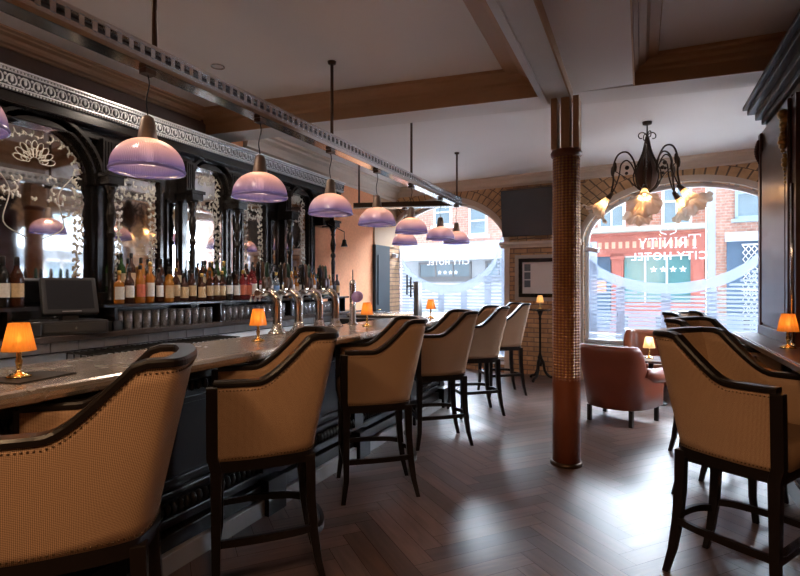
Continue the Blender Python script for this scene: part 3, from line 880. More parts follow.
# silver crest: sloped strip, bead rows, repeated palmettes
cr = MB()
cr.prism([(-3.80, 0, 2.86), (-3.80, 0, 2.875), (-4.07, 0, 2.875), (-4.07, 0, 2.86)], (0, 6.36, 0))
cr.prism([(-3.84, 0, 2.735), (-3.825, 0, 2.735), (-3.80, 0, 2.86), (-3.82, 0, 2.86)], (0, 6.36, 0))
cr.build('crest_fillet', mat('dark_crest_ground', (.10, .10, .11), .35, .8), bb)
cr = MB(); y = .3
while y < 6.34:
    for z, x in ((2.742, -3.818), (2.858, -3.797)):
        cr.ball((x, y, z), .0085, 5, 4)
    y += .022
cr.box((-3.82, .2, 2.751), (-3.806, 6.36, 2.758)); cr.box((-3.806, .2, 2.845), (-3.790, 6.36, 2.851)); cr.box((-3.80, .2, 2.866), (-3.785, 6.36, 2.878))
y = .3
while y < 6.30:
    xx = -3.806
    for s in (-1, 1):
        cr.tube([(xx, y+s*(.006+.030*math.sin(t)*(1-t/9)), 2.765+.036*(1-math.cos(t))*.95) for t in (0, .6, 1.2, 1.8, 2.4, 3.0, 3.6, 4.2)], .0055, 4)
    cr.ball((xx+.004, y, 2.80), .013, 6, 4, sc=(.6, .8, 1.5))
    cr.ball((xx+.004, y+.042, 2.775), .009, 5, 4); cr.ball((xx+.004, y+.042, 2.825), .010, 5, 4)
    y += .084
cr.build('crest_ornament', crestm, bb)

def bay_mirror(y0, y1, top, arched=True, zb=1.30):
    """mirror pane with etched scrollwork and, when arched, a moulded black hood"""
    n = 24; cy = (y0+y1)/2; hw = (y1-y0)/2
    x = XM-.014
    if arched: out = [(y0, zb)] + [(cy-hw*math.cos(PI*i/n), top-hw+hw*math.sin(PI*i/n)) for i in range(n+1)] + [(y1, zb)]
    else: out = [(y0, zb), (y0, top), (y1, top), (y1, zb)]
    p = MB(); p.prism([(x, a, b) for a, b in out], (.008, 0, 0)); mo = p.build('mirror', mirror_m, bb)
    e = MB()
    def leafscroll(c, ang, s):
        q = []
        for k in range(9):
            t = k/8*4.4; r = s*(1-.17*t)
            q.append((x+.010, c[0]+r*math.cos(ang+t), c[1]+r*math.sin(ang+t)))
        e.tube(q, [.0060*(1-.09*k) for k in range(9)], 4)
        for k in (1, 3, 5):
            v = q[k]; e.ball(v, .010, 5, 3, sc=(.25, 1.0, 1.5))
    rr = random.Random(int(y0*100))
    # border of scrolls up the sides and round the head
    zt = top-hw if arched else top
    z = zb+.1
    while z < zt:
        leafscroll((y0+.045, z), z*9, .034); leafscroll((y1-.045, z), PI-z*9, .034); leafscroll((y0+.085, z+.03), 2+z*7, .018); leafscroll((y1-.085, z+.03), 5-z*7, .018); z += .062
    if arched:
        m_ = max(5, int(hw*PI/.075))
        for i in range(m_+1):
            a = PI*i/m_; leafscroll((cy-(hw-.055)*math.cos(a), zt+(hw-.055)*math.sin(a)), a*2.3, .046)
        cz = top-hw*.75
        for ring, (n_, r_, pr_) in enumerate(((9, .17, .028), (7, .11, .022))):      # shell of petals over the pane
            for k in range(n_):
                a = PI*(k+.5)/n_; L1, L2, pb = hw*2.2*r_, .9*r_, pr_*.8; e.tube([(x+.010, cy+(L1*(.72+.34*math.cos(b_*PI/5)))*math.cos(a)-pb*math.sin(b_*PI/5)*math.sin(a), cz+(L2*(.72+.34*math.cos(b_*PI/5)))*math.sin(a)+pb*math.sin(b_*PI/5)*math.cos(a)) for b_ in range(11)], .0035, 4)
        for sgn in (-1, 1):
            for k in range(4): leafscroll((cy+sgn*hw*(.30+.10*k), cz-.12-.07*k), k*1.3+(0 if sgn > 0 else PI), .045)
            q = smoothline([(x+.010, cy+sgn*hw*.75, cz-.05), (x+.010, cy+sgn*hw*.45, cz-.22), (x+.010, cy+sgn*hw*.55, cz-.45), (x+.010, cy+sgn*hw*.15, cz-.55)], 6); e.tube(q, .0035, 4)
    else:
        for i in range(5):
            leafscroll((y0+.05+(y1-y0-.1)*i/4, top-.06), i, .034); leafscroll((y0+.05+(y1-y0-.1)*i/4, top-.15), i+2, .028)
    # a garland under the head
    for k in range(7):
        t = k/6; yy = y0+.07+(y1-y0-.14)*t; leafscroll((yy, zt-.10-.06*math.sin(PI*t)), k, .020)
    eo = e.build('etching', etch_m, mo)
    f = MB()
    if arched:
        for r0, r1, d in ((.0, .035, .045), (.035, .075, .10), (.075, .10, .135)):
            for i in range(n):
                a, b = PI*i/n, PI*(i+1)/n
                q = [(cy-(hw+r)*math.cos(t), zt+(hw+r)*math.sin(t)) for t, r in ((a, r0), (b, r0), (b, r1), (a, r1))]
                f.prism([(XM-.02, u, v) for u, v in q], (d, 0, 0))
            for s in (-1, 1):
                a, b = sorted((cy+s*(hw+r0), cy+s*(hw+r1))); f.box((XM-.02, a, zb-.02), (XM-.02+d*.45, b, zt))
        for i in range(30):
            a = PI*(i+.5)/30; f.ball((XM+.10, cy-(hw+.075)*math.cos(a), zt+(hw+.075)*math.sin(a)), .010, 5, 4)
    else:
        for a, b, c, d in ((y0-.03, y1+.03, top, top+.05), (y0-.03, y0, zb, top), (y1, y1+.03, zb, top)):
            f.box((XM-.02, a, c), (XM+.03, b, d))
        f.box((XM-.02, y0-.03, top+.05), (XM+.08, y1+.03, top+.09))
    f.build('mirror_surround', darkwood, mo)
bay_mirror(.55, 1.25, 2.60); bay_mirror(1.95, 2.70, 2.60); bay_mirror(2.93, 3.39, 2.36, False)
bay_mirror(3.73, 4.19, 2.61); bay_mirror(4.49, 4.86, 2.36, False); bay_mirror(5.30, 5.70, 2.62)
for a, b in ((3.50, 3.60), (4.29, 4.37), (5.00, 5.10)):
    p = MB().box((XM-.02, a, 1.32), (XM-.008, b, 2.20)); mo = p.build('mirror', mirror_m, bb)
    q = MB().box((XM-.02, a-.02, 1.30), (XM+.01, a, 2.22)).box((XM-.02, b, 1.30), (XM+.01, b+.02, 2.22)).box((XM-.02, a-.02, 2.20), (XM+.01, b+.02, 2.23)); q.build('mirror_surround', darkwood, mo)
# turned colonnettes
def colonnette(y):
    pr = [(.045, 1.27), (.045, 1.32), (.030, 1.34), (.036, 1.38), (.022, 1.42), (.026, 1.60), (.030, 1.74), (.022, 1.80), (.036, 1.83), (.036, 1.85),
          (.022, 1.88), (.034, 1.93), (.040, 1.99), (.028, 2.06), (.020, 2.10), (.034, 2.13), (.024, 2.15), (.042, 2.20), (.055, 2.23)]
    m = MB(); m.lathe(pr, 12, c=(-3.86, y, 0)); m.box((-4.0, y-.065, 2.23), (-3.79, y+.065, 2.29)); m.box((-4.0, y-.08, 2.29), (-3.775, y+.08, 2.32))
    m.box((-4.0, y-.05, 2.32), (-3.88, y+.05, 2.60))
    for k in (-.025, 0, .025): m.box((-3.88, y+k-.006, 2.35), (-3.872, y+k+.006, 2.58))
    m.build('colonnette', darkwood, bb)
for y in (1.62, 2.82, 3.66, 4.27, 5.18, 6.15): colonnette(y)
MB().box((-4.09, 5.95, 2.24), (-3.88, 6.22, 2.60)).build('end_bracket', darkwood, bb, bevel=.01)
# bottle shelf with dividers and a riser for the second row
sh = empty('bottle_shelf', (0, 0, 0), 0, 'dark two-level bottle shelf on the back counter over the tumblers', 'shelf')
MB().box((-3.985, 2.62, 1.255), (-3.66, 6.25, 1.28)).build('lower_board', darkwood, sh, bevel=.004)
MB().box((-3.985, 2.70, 1.28), (-3.87, 6.20, 1.37)).build('riser', darkwood, sh, bevel=.004)
for y in (2.72, 3.83, 4.95, 6.15):
    MB().box((-3.95, y, 1.08), (-3.68, y+.025, 1.255)).build('divider', darkwood, sh)
sh2 = empty('wine_shelf', (0, 0, 0), 0, 'short dark shelf on the back counter left of the till, holding wine bottles', 'shelf')
MB().box((-3.985, .9, 1.255), (-3.66, 2.15, 1.28)).build('board', darkwood, sh2)
for y in (.95, 1.97): MB().box((-3.95, y, 1.08), (-3.68, y+.025, 1.255)).build('divider', darkwood, sh2)

# ------------------------------------------------------------------ bottles
def bottle_proto(kind):
    P = {'whisky': ([(.001, 0), (.036, 0), (.038, .01), (.038, .175), (.034, .195), (.016, .225), (.013, .235), (.013, .275)], (.0386, .05, .15), (.015, .27, .30)),
         'square': ([(.001, 0), (.040, 0), (.041, .01), (.041, .16), (.034, .178), (.015, .19), (.013, .20), (.013, .245)], (.0416, .035, .14), (.016, .24, .272)),
         'wine': ([(.001, 0), (.036, 0), (.037, .01), (.037, .17), (.033, .20), (.018, .235), (.014, .25), (.013, .29)], (.0376, .06, .145), (.015, .255, .305)),
         'tall': ([(.001, 0), (.032, 0), (.033, .01), (.034, .20), (.026, .225), (.013, .245), (.0125, .30)], (.0346, .05, .16), (.014, .295, .325)),
         'dumpy': ([(.001, 0), (.043, 0), (.046, .02), (.047, .10), (.042, .14), (.018, .17), (.014, .18), (.014, .215)], (.0476, .03, .10), (.017, .21, .24))}
    return P[kind]
MESH = {}
def get_mesh(key, fn):
    if key not in MESH:
        mb = MB(); fn(mb); bmesh.ops.recalc_face_normals(mb.bm, faces=mb.bm.faces)
        me = bpy.data.meshes.new(key); mb.bm.to_mesh(me); mb.bm.free(); MESH[key] = me
    return MESH[key]
def add_obj(name, key, fn, m, parent, sc=None):
    me = get_mesh(key+m.name, fn)
    if not me.materials: me.materials.append(m)
    o = bpy.data.objects.new(name, me); COL.objects.link(o); o.parent = parent
    return o
def bottle(loc, kind, glass, lab, cap, label, group, s=1.0):
    prof, (lr, l0, l1), (cr_, c0, c1) = bottle_proto(kind)
    r = empty('bottle', loc, rnd.uniform(-.3, .3)+R(-10), label, 'bottle', group); r.scale = (s, s, s)
    seg = 4 if kind == 'none' else 16
    add_obj('bottle_glass', 'b_'+kind, lambda mb: mb.lathe(prof, seg), glass, r)
    def lf(mb):
        a0, a1, n = -1.3, 1.3, 10
        for i in range(n):
            t0 = a0+(a1-a0)*i/n; t1 = a0+(a1-a0)*(i+1)/n
            f = mb.poly([(lr*math.cos(t0), lr*math.sin(t0), l0), (lr*math.cos(t1), lr*math.sin(t1), l0), (lr*math.cos(t1), lr*math.sin(t1), l1), (lr*math.cos(t0), lr*math.sin(t0), l1)], True)
    add_obj('label', 'l_'+kind, lf, lab, r)
    add_obj('cap', 'c_'+kind, lambda mb: mb.lathe([(cr_, c0), (cr_, c1), (cr_*.7, c1+.004)], 12), cap, r)
    return r
ORD = ['leftmost', 'second', 'third', 'fourth', 'fifth', 'sixth', 'seventh', 'eighth', 'ninth', 'tenth', 'eleventh', 'twelfth', 'thirteenth', 'fourteenth',
       'fifteenth', 'sixteenth', 'seventeenth', 'eighteenth', 'nineteenth', 'twentieth', 'twenty-first', 'twenty-second', 'twenty-third', 'twenty-fourth', 'twenty-fifth',
       'twenty-sixth', 'twenty-seventh', 'twenty-eighth', 'twenty-ninth', 'thirtieth', 'thirty-first', 'thirty-second', 'thirty-third', 'thirty-fourth', 'thirty-fifth', 'thirty-sixth']
GN = {'A': (g_amber, 'amber'), 'B': (g_brown, 'brown'), 'G': (g_green, 'green'), 'R': (g_red, 'red'), 'C': (g_clear, 'clear'), 'K': (g_black, 'black')}
LN = {'w': (labelw, 'white'), 'c': (labelc, 'cream'), 'r': (labelr, 'red'), 'b': (labelb, 'blue'), 'k': (labelk, 'dark')}
KN = {'s': 'square', 'h': 'whisky', 'n': 'wine', 't': 'tall', 'd': 'dumpy'}
KD = {'s': 'square-shouldered', 'h': 'round', 'n': 'long-necked', 't': 'tall slim', 'd': 'dumpy'}
front = 'Aws Bwh Arh Awt Bwh Acs Bch Bcs Bch Bcs Bch Bch Bch Kwn Bwh Rrh Rrh Rwt Rwh Cbh Cwt Cbh Kch Bcn Awh Acs Kwh Bch Cwh Awt Bcd Gwn Cbh Awh Bkh Bch'.split()
back = 'Gkt Gct Bct Arn Ard Bkn Akd Bct Kkt Bcn Arn Gwt Gkn Kct Bwh Rcn Bkn Cwt Kkt Kwn Bcn Ckt Awn Bct Kkn Awt Cbt Gkn Bcn Kkt Ard Bct Cwn'.split()
y = 2.80
for i, c in enumerate(front):
    g, l, k = GN[c[0]], LN[c[1]], c[2]
    if abs(y-3.66) < .0: pass
    cap = (capk, 'black') if (i*7) % 3 else (capg, 'gold')
    bottle((-3.735+rnd.uniform(-.01, .01), y, 1.281), KN[k], g[0], l[0], cap[0],
           f'{KD[k]} {g[1]} bottle with {l[1]} label, {ORD[i]} from left in the front row' if i else f'{KD[k]} {g[1]} bottle with {l[1]} label at the left end of the front row', 'bottles in the front row on the back bar', rnd.uniform(.93, 1.04))
    y += rnd.uniform(.086, .100)
y = 2.86
for i, c in enumerate(back):
    g, l, k = GN[c[0]], LN[c[1]], c[2]
    while any(abs(y-q) < .088 for q in (3.66, 4.27, 5.18, 6.15)): y += .01
    cap = (capk, 'black') if (i*5) % 4 else (capg, 'gold')
    if y > 6.06: break
    bottle((-3.925, y, 1.371), KN[k], g[0], l[0], cap[0],
           f'{KD[k]} {g[1]} bottle with {cap[1]} cap, {ORD[i]} from left in the raised back row' if i else f'{KD[k]} {g[1]} bottle at the left end of the raised back row', 'bottles in the raised row on the back bar', rnd.uniform(.92, 1.0))
    y += rnd.uniform(.094, .106)
for k, (y, g, l) in enumerate([(1.90, g_black, labelw), (1.985, g_black, labelw), (2.07, g_brown, labelc)]):
    bottle((-3.76, y, 1.281), 'wine', g, l, capk, ['dark wine bottle at the photo edge on the short shelf left of the till',
           'dark wine bottle with white label on the short shelf, between two others', 'dark wine bottle with cream label on the short shelf, nearest the till'][k], 'wine bottles left of the till', 1.08)

# tumblers
def tumbler_fn(mb): mb.lathe([(.001, .006), (.025, .006), (.030, .140), (.033, .140), (.028, 0), (.001, 0)], 14)
y = 2.79; k = 0
while y < 6.05:
    if min(abs(y-q-.012) for q in (3.83, 4.95)) > .05:
        o = bpy.data.objects.new('tumbler', get_mesh('tumbler', tumbler_fn)); COL.objects.link(o)
        if not o.data.materials: o.data.materials.append(tumb_m)
        o.location = (-3.73, y, 1.0805); tag(o, 'clear tumbler in the row under the bottle shelf', 'glass', 'clear tumblers under the bottle shelf')
    y += .086
for y in (1.70, 1.79, 1.88):
    o = bpy.data.objects.new('tumbler', get_mesh('tumbler', tumbler_fn)); COL.objects.link(o)
    o.location = (-3.73, y, 1.0805); tag(o, 'clear tumbler under the short wine shelf left of the till', 'glass', 'tumblers under the wine shelf')

# ------------------------------------------------------------------ till
till = empty('till_terminal', (-3.76, 2.42, 1.08), R(-20), 'charcoal touchscreen till on a cash drawer, on the back counter', 'till')
MB().box((-.20, -.21, 0), (.17, .21, .095)).build('cash_drawer', plastic, till, bevel=.006)
MB().box((.17, -.19, .02), (.176, .19, .08)).build('drawer_front', mat('charcoal_drawer', (.05, .048, .047), .35), till, bevel=.002)
MB().lathe([(.008, 0), (.008, .006)], 12, M=Matrix.Translation((.176, 0, .045)) @ Matrix.Rotation(PI/2, 4, 'Y')).build('drawer_lock', chrome, till)
MB().box((-.08, -.05, .095), (.04, .05, .15)).build('stand', plastic, till)
Mt = Matrix.Translation((.02, 0, .27)) @ Matrix.Rotation(R(-22), 4, 'Y')
MB().box((-.05, -.175, -.14), (.01, .175, .14), Mt).build('monitor', plastic, till, bevel=.01)
MB().box((.01, -.145, -.105), (.013, .145, .115), Mt).build('screen', screen, till)
MB().box((.0125, -.06, -.127), (.0135, .06, -.120), Mt).build('bezel_strip', mat('silver_strip', (.5, .5, .5), .3, .8), till)
rp = empty('receipt_printer', (-3.74, 2.11, 1.08), R(-15), 'low black receipt printer beside the till drawer', 'printer')
MB().box((-.12, -.065, 0), (.12, .065, .10)).build('casing', plastic, rp, bevel=.012)
MB().box((-.02, -.06, .10), (.06, .06, .106)).build('paper_slot', felt, rp)
tr = empty('napkin_caddy', (-3.70, 2.70, 1.081), 0, 'small black caddy of napkins and straws right of the till', 'caddy')
MB().box((-.08, -.04, 0), (.08, -.03, .07)).box((-.08, .03, 0), (.08, .04, .07)).box((-.08, -.04, 0), (-.07, .04, .07)).box((.07, -.04, 0), (.08, .04, .07)).box((-.08, -.04, 0), (.08, .04, .008)).box((-.003, -.03, .008), (.003, .03, .06)).build('caddy_box', plastic, tr)

# ------------------------------------------------------------------ beer taps
def cobra(loc, rz, label):
    r = empty('beer_tap', loc, rz, label, 'beer tap', 'swan-neck beer taps on the bar')
    MB().lathe([(.070, 0), (.070, .006), (.055, .016), (.040, .04), (.033, .07)], 20).build('base', chrome, r)
    q = smoothline([(0, 0, .05), (0, 0, .15), (0, 0, .22), (-.02, 0, .275), (-.065, 0, .305), (-.13, 0, .30), (-.16, 0, .285)], 6)
    MB().tube(q, [.033]*(len(q)-8)+[.029]*8, 14).build('neck', chrome, r)
    m = MB(); m.tube([(-.11, -.12, .300), (-.11, .12, .300)], .022, 12).build('manifold', chrome, r)
    for y in (-.085, 0, .085):
        f = MB(); f.tube([(-.125, y, .295), (-.165, y, .285), (-.175, y, .235)], .008, 8); f.build('faucet', chrome, r)
        h = MB(); h.lathe([(.010, .315), (.007, .38), (.015, .40), (.018, .47), (.012, .52), (.001, .535)], 10, c=(-.115, y, 0)); h.build('handle', [g_black, bronze, mat('dark_green_handle', (.02, .05, .03), .3)][int((y+.1)*12) % 3], r)
    for y in (-.045, .045):
        b = MB(); b.lathe([(.044, 0), (.046, .004), (.040, .012), (.001, .014)], 20, M=Matrix.Translation((-.085, y, .375)) @ Matrix.Rotation(PI/2, 4, 'Y')); b.build('badge', bronze, r)
    return r
for (x, y), lb in [((-2.44, 3.12), 'nickel swan-neck beer tap nearest the viewer, right of the amber lamp'), ((-2.43, 3.37), 'nickel swan-neck beer tap second from the viewer'),
                   ((-2.42, 3.64), 'nickel swan-neck beer tap third from the viewer'), ((-2.41, 3.88), 'nickel swan-neck beer tap farthest of the four, beside the straight tap')]:
    cobra((x, y, 1.07), R(18), lb)
st_ = empty('straight_tap', (-2.40, 4.16, 1.07), R(-30), 'straight nickel tap column with a round violet badge, beyond the swan-neck taps', 'beer tap')
MB().lathe([(.05, 0), (.05, .006), (.030, .02), (.030, .36), (.032, .37), (.022, .40), (.001, .41)], 20).build('post', chrome, st_)
MB().tube([(0, 0, .25), (.07, 0, .25)], .012, 10).build('arm', chrome, st_)
MB().lathe([(.052, 0), (.055, .006), (.050, .014), (.001, .016)], 24, M=Matrix.Translation((.085, 0, .25)) @ Matrix.Rotation(R(60), 4, 'Y') @ Matrix.Rotation(R(40), 4, 'X')).build('badge', mat('violet_badge', (.35, .22, .45), .3, var=.5, vscale=60), st_)
MB().tube([(0, 0, .40), (.0, 0, .50)], [.007, .004], 8).build('handle', iron, st_)
t2 = empty('tap_tower', (-2.28, 5.42, 1.07), R(-20), 'square dark tap tower with two upright handles at the far end of the bar', 'beer tap')
MB().box((-.035, -.035, 0), (.035, .035, .40)).build('tower', steel, t2, bevel=.004)
for k, z in ((-.11, .30), (-.17, .33)):
    MB().tube([(-.03, 0, z+.02), (k, 0, z+.02)], .009, 8).build('spout', steel, t2)
    MB().tube([(k, 0, z-.08), (k, 0, z+.15)], .010, 8).build('handle', iron, t2)

# ------------------------------------------------------------------ small table lamps
def table_lamp():
    r = empty('table_lamp')
    MB().lathe([(.001, 0), (.040, 0), (.042, .005), (.030, .012), (.012, .018), (.007, .03), (.010, .045), (.013, .06), (.008, .075), (.010, .088), (.006, .10), (.006, .115)], 20).build('stem', brass, r)
    s = MB()
    n = 24
    for z0, z1, r0, r1 in ((.100, .205, .056, .034),):
        s.lathe([(r0, z0), (r1, z1)], 28, wave=lambda a, b, t: (a, b))
    so = s.build('lamp_shade', amber_shade_m, r)
    MB().ball((0, 0, .145), .011, 10, 6).build('bulb', bulb_m, r)
    light('bulb_light', r, (0, 0, .150), .14, (1, .50, .16), .02)
    return r
TL = table_lamp(); tag(TL, 'amber shaded brass table lamp nearest the viewer on the bar, on a black mat', 'lamp', 'small amber table lamps')
TL.location = (-2.13, 1.18, 1.076)
for loc, lb in [((-2.21, 2.63, 1.07), 'amber table lamp on the bar just left of the swan-neck taps'),
                ((-2.17, 4.01, 1.07), 'amber table lamp on the bar beyond the taps, above the third stool'),
                ((-2.08, 5.31, 1.07), 'small amber table lamp on the far bar in front of the window'),
                ((.80, 3.78, 1.05), 'amber table lamp on the right counter at the photo edge')]:
    copy_tree(TL, loc, 0, lb)
mat_ = MB().box((-.09, -.12, 0), (.09, .12, .006)).build('bar_mat', felt, loc=(-2.11, 1.21, 1.07), rz=R(10)); tag(mat_, 'thin black bar mat under the nearest table lamp', 'mat')
PL = table_lamp(); tag(PL, 'pale cream shaded lamp on the tall iron pedestal table', 'lamp', 'pale table lamps'); PL.location = (-1.365, 7.98, 1.075)
for ch in PL.children:
    if ch.name.startswith('lamp_shade'): ch.data.materials.clear(); ch.data.materials.append(pale_shade_m)
copy_tree(PL, (.10, 7.05, .54), 0, 'pale cream shaded lamp on the low table between the leather armchairs', scale=(1.25,)*3)

# ------------------------------------------------------------------ iron pedestal table
pt = empty('pedestal_table', (-1.365, 7.98, 0), R(15), 'tall black cast-iron pedestal table with tripod feet against the brick pier', 'table')
MB().lathe([(.16, 1.05), (.165, 1.055), (.165, 1.068), (.16, 1.073)], 32).build('table_top', darkwood, pt)
MB().lathe([(.03, .22), (.035, .26), (.02, .30), (.040, .34), (.025, .38), (.016, .42), (.016, .90), (.026, .93), (.016, .96), (.05, 1.05)], 14).build('stem', iron, pt)
for k in range(3):
    a = 2*PI*k/3; c_, s_ = math.cos(a), math.sin(a)
    q = smoothline([(.015*c_, .015*s_, .33), (.05*c_, .05*s_, .26), (.07*c_, .07*s_, .15), (.13*c_, .13*s_, .07), (.20*c_, .20*s_, .05), (.235*c_, .235*s_, .02)], 5)
    m = MB(); m.tube(q, [.022]*6+[.020]*(len(q)-8)+[.024, .02], 8); m.ball((.235*c_, .235*s_, .022), .022, 8, 5); m.build('foot', iron, pt)

# ------------------------------------------------------------------ armchairs and low table
def armchair(loc, rz, m, label):
    r = empty('armchair', loc, rz, label, 'armchair', 'leather tub armchairs by the window')
    # tub shell: back+arms as one closed slab, front = -Y
    def path(z, off):
        k = (z-.16)/.64
        fw = .33+.02*k; bw = .29+.05*k; by = .29+.11*k
        c = [(-fw, -.30), (-fw, -.08), (-bw-.01, .10), (-bw+.02, by-.12), (-bw+.12, by-.02), (0, by+.02), (bw-.12, by-.02), (bw-.02, by-.12), (bw+.01, .10), (fw, -.08), (fw, -.30)]
        P = smoothline([(x, y, 0) for x, y in c], 5); Q = []
        for i, p in enumerate(P):
            t = (P[min(i+1, len(P)-1)]-P[max(i-1, 0)]).normalized(); Q.append(p + Vector((t.y, -t.x, 0))*off)
        return Q
    b0 = path(.5, 0); n = len(b0)
    def top(y):
        t = min(1, max(0, (y-.09)/.13)); return .53 + .285*(3*t*t-2*t**3)
    mb = MB(); bm = mb.bm
    prof = [(0, 0), (.0, .5), (-.012, .8), (-.012, .92), (.02, 1.0), (.07, 1.0), (.105, .9), (.10, .5), (.09, 0)]
    cols = []
    for i in range(n):
        zt = top(b0[i].y); col = []
        for off, v in prof:
            z = .17 + (zt-.17)*v; p = path(z, off)[i]; col.append(bm.verts.new((p.x, p.y, z)))
        cols.append(col)
    for A, B in zip(cols, cols[1:]):
        for k in range(len(prof)):
            q = (k+1) % len(prof); f = bm.faces.new((A[k], A[q], B[q], B[k])); f.smooth = True
    bm.faces.new(cols[0][::-1]); bm.faces.new(cols[-1])
    mb.build('tub_back', m, r)
    for s in (-1, 1):   # rolled arm fronts
        f = MB(); f.tube([(s*.315, -.33, .48), (s*.315, -.05, .50), (s*.305, .14, .55)], [.078, .072, .05], 16); f.ball((s*.315, -.33, .48), .078, 14, 8, sc=(1, .4, 1)); f.build('arm', m, r)
    f = MB(); f.box((-.24, -.33, .30), (.24, .20, .44)); f.build('seat_cushion', m, r, bevel=.04)
    f = MB(); f.box((-.25, -.31, .17), (.25, .20, .30)); f.build('seat_base', m, r, bevel=.01)
    for x, y in ((-.28, -.26), (.28, -.26), (-.22, .22), (.22, .22)):
        f = MB(); f.prism([(x-.02, y-.02, .17), (x+.02, y-.02, .17), (x+.02, y+.02, .17), (x-.02, y+.02, .17)], (0, 0, -.17)); f.build('leg', chairwood, r, bevel=.003)
    return r
armchair((-.20, 5.98, 0), math.atan2(.38, -.925), leather, 'oxblood leather tub armchair seen from behind, right of the gilt column')
armchair((.12, 7.66, 0), R(-4), leather2, 'chestnut leather armchair facing the viewer under the window')
armchair((1.15, 6.95, 0), R(-70), leather2, 'chestnut leather armchair by the right wall, behind the stools')
lt = empty('low_table', (.12, 7.03, 0), 0, 'round dark low table between the leather armchairs, carrying a pale lamp', 'table')
MB().lathe([(.27, .51), (.28, .515), (.28, .53), (.27, .54)], 36).build('table_top', mahog, lt)
MB().lathe([(.03, .04), (.028, .48), (.06, .51)], 16).build('stem', iron, lt)
MB().lathe([(.18, 0), (.18, .015), (.03, .05)], 28).build('foot', iron, lt)

# ------------------------------------------------------------------ television, picture, sensor
tv = empty('television', tuple(W(-.08, 0, 2.2)), WANG, 'black flat screen television high on the brick pier between the windows', 'television')
Mv = Matrix.Translation((0, -.16, .38)) @ Matrix.Rotation(R(6), 4, 'X')
MB().box((-.62, -.02, -.37), (.60, .03, .37), Mv).build('casing', plastic, tv, bevel=.006)
MB().box((-.595, -.023, -.34), (.575, -.019, .345), Mv).build('screen', mat('tv_screen', (.06, .06, .062), .25, var=.1), tv)
MB().box((-.1, -.11, .3), (.1, 0, .5)).build('wall_bracket', iron, tv)
pc = empty('framed_print', tuple(W(-.08, 0, 1.22)), WANG, 'dark framed print with three small photos and text, hung on the brick under the television', 'picture')
MB().box((-.45, -.012, -.04), (.42, 0, .70)).build('backing_board', mount_m, pc)
for a, b in (((-.38, -.045, .02), (.36, -.012, .08)), ((-.38, -.045, .58), (.36, -.012, .64)), ((-.38, -.045, .02), (-.32, -.012, .64)), ((.30, -.045, .02), (.36, -.012, .64))):
    pass
MB().box((-.38, -.045, .02), (.36, -.012, .08)).box((-.38, -.045, .58), (.36, -.012, .64)).box((-.38, -.045, .08), (-.32, -.012, .58)).box((.30, -.045, .08), (.36, -.012, .58)).build('frame', darkwood, pc, bevel=.004)
MB().box((-.32, -.020, .08), (.30, -.012, .58)).build('sheet', paper, pc)
for z in (.44, .31, .18): MB().box((-.29, -.024, z), (-.19, -.020, z+.11)).build('photo', photo_m, pc)
# security light fixed beside each window
def camera_light(loc, rz, lb):
    r = empty('security_camera', loc, rz, lb, 'camera', 'white cameras beside the windows')
    MB().box((-.02, -.02, -.04), (.02, .05, .04)).build('bracket', greyframe, r)
    MB().box((.0, -.10, -.03), (.20, -.03, .035), Matrix.Rotation(R(12), 4, 'Y')).build('housing', whitep, r, bevel=.01)
    return r
camera_light(tuple(W(.60, -.04, 1.98)), WANG+R(-10), 'white box camera on the left jamb of the lettered right window')
camera_light(tuple(W(-2.86, -.04, 2.0)), WANG+R(-10), 'white box camera on the left jamb of the far left window')

# ------------------------------------------------------------------ hanging rail with dome pendants
RX, RZ = -2.22, 2.56
rail = empty('pendant_rail', (RX, 0, RZ), 0, 'long chrome perforated lighting rail hung above the bar', 'rail')
# side strips with punched oval slots: bars between slots
rb = MB()
for s in (-1, 1):
    x = s*.045
    rb.box((x-.003, -.6, .022), (x+.003, 6.68, .040)); rb.box((x-.003, -.6, -.040), (x+.003, 6.68, -.020))
    y = -.6
    while y < 6.66: rb.box((x-.003, y, -.026), (x+.003, y+.024, .028)); y += .060
rb.build('slotted_side', mat('satin_nickel', (.86, .86, .88), .25, .8, var=.05), rail)
MB().box((-.042, -.6, -.004), (.042, 6.68, .002)).build('tray', mat('dark_rail_lining', (.06, .055, .055), .4, .6), rail)
MB().box((-.048, -.6, -.066), (.048, 6.68, -.060)).box((-.050, -.6, -.066), (-.044, 6.68, -.042)).box((.044, -.6, -.066), (.050, 6.68, -.042)).build('mirror_underside', chrome, rail)
MB().box((-.048, -.6, .040), (.048, 6.68, .044)).build('top_plate', chrome, rail)
for y in (1.86, 3.52, 5.10, 6.62):
    m = MB(); m.tube([(0, y, .04), (0, y, ZC-RZ)], .013, 10); m.lathe([(.001, ZC-RZ-.001), (.035, ZC-RZ-.001), (.03, ZC-RZ-.02), (.013, ZC-RZ-.025)], 16, c=(0, y, 0)); m.build('drop_rod', bronze, rail)
rail2 = empty('cross_rail', (RX, 6.70, RZ-.02), math.atan2(-.40, -1.44)+PI, 'dark shorter lighting rail crossing to the left wall at the far end', 'rail')
m = MB(); m.box((-1.45, -.045, .02), (0, .045, .03)); m.box((-1.45, -.045, -.035), (0, -.039, .03)); m.box((-1.45, .039, -.035), (0, .045, .03)); m.build('rail_body', bronze, rail2)
m = MB(); m.box((-1.45, -.06, -.05), (0, .06, -.038)); m.build('mirror_underside', chrome, rail2)
m = MB(); m.tube([(-1.38, 0, .03), (-1.38, 0, ZC-RZ+.02)], .013, 10); m.build('drop_rod', bronze, rail2)

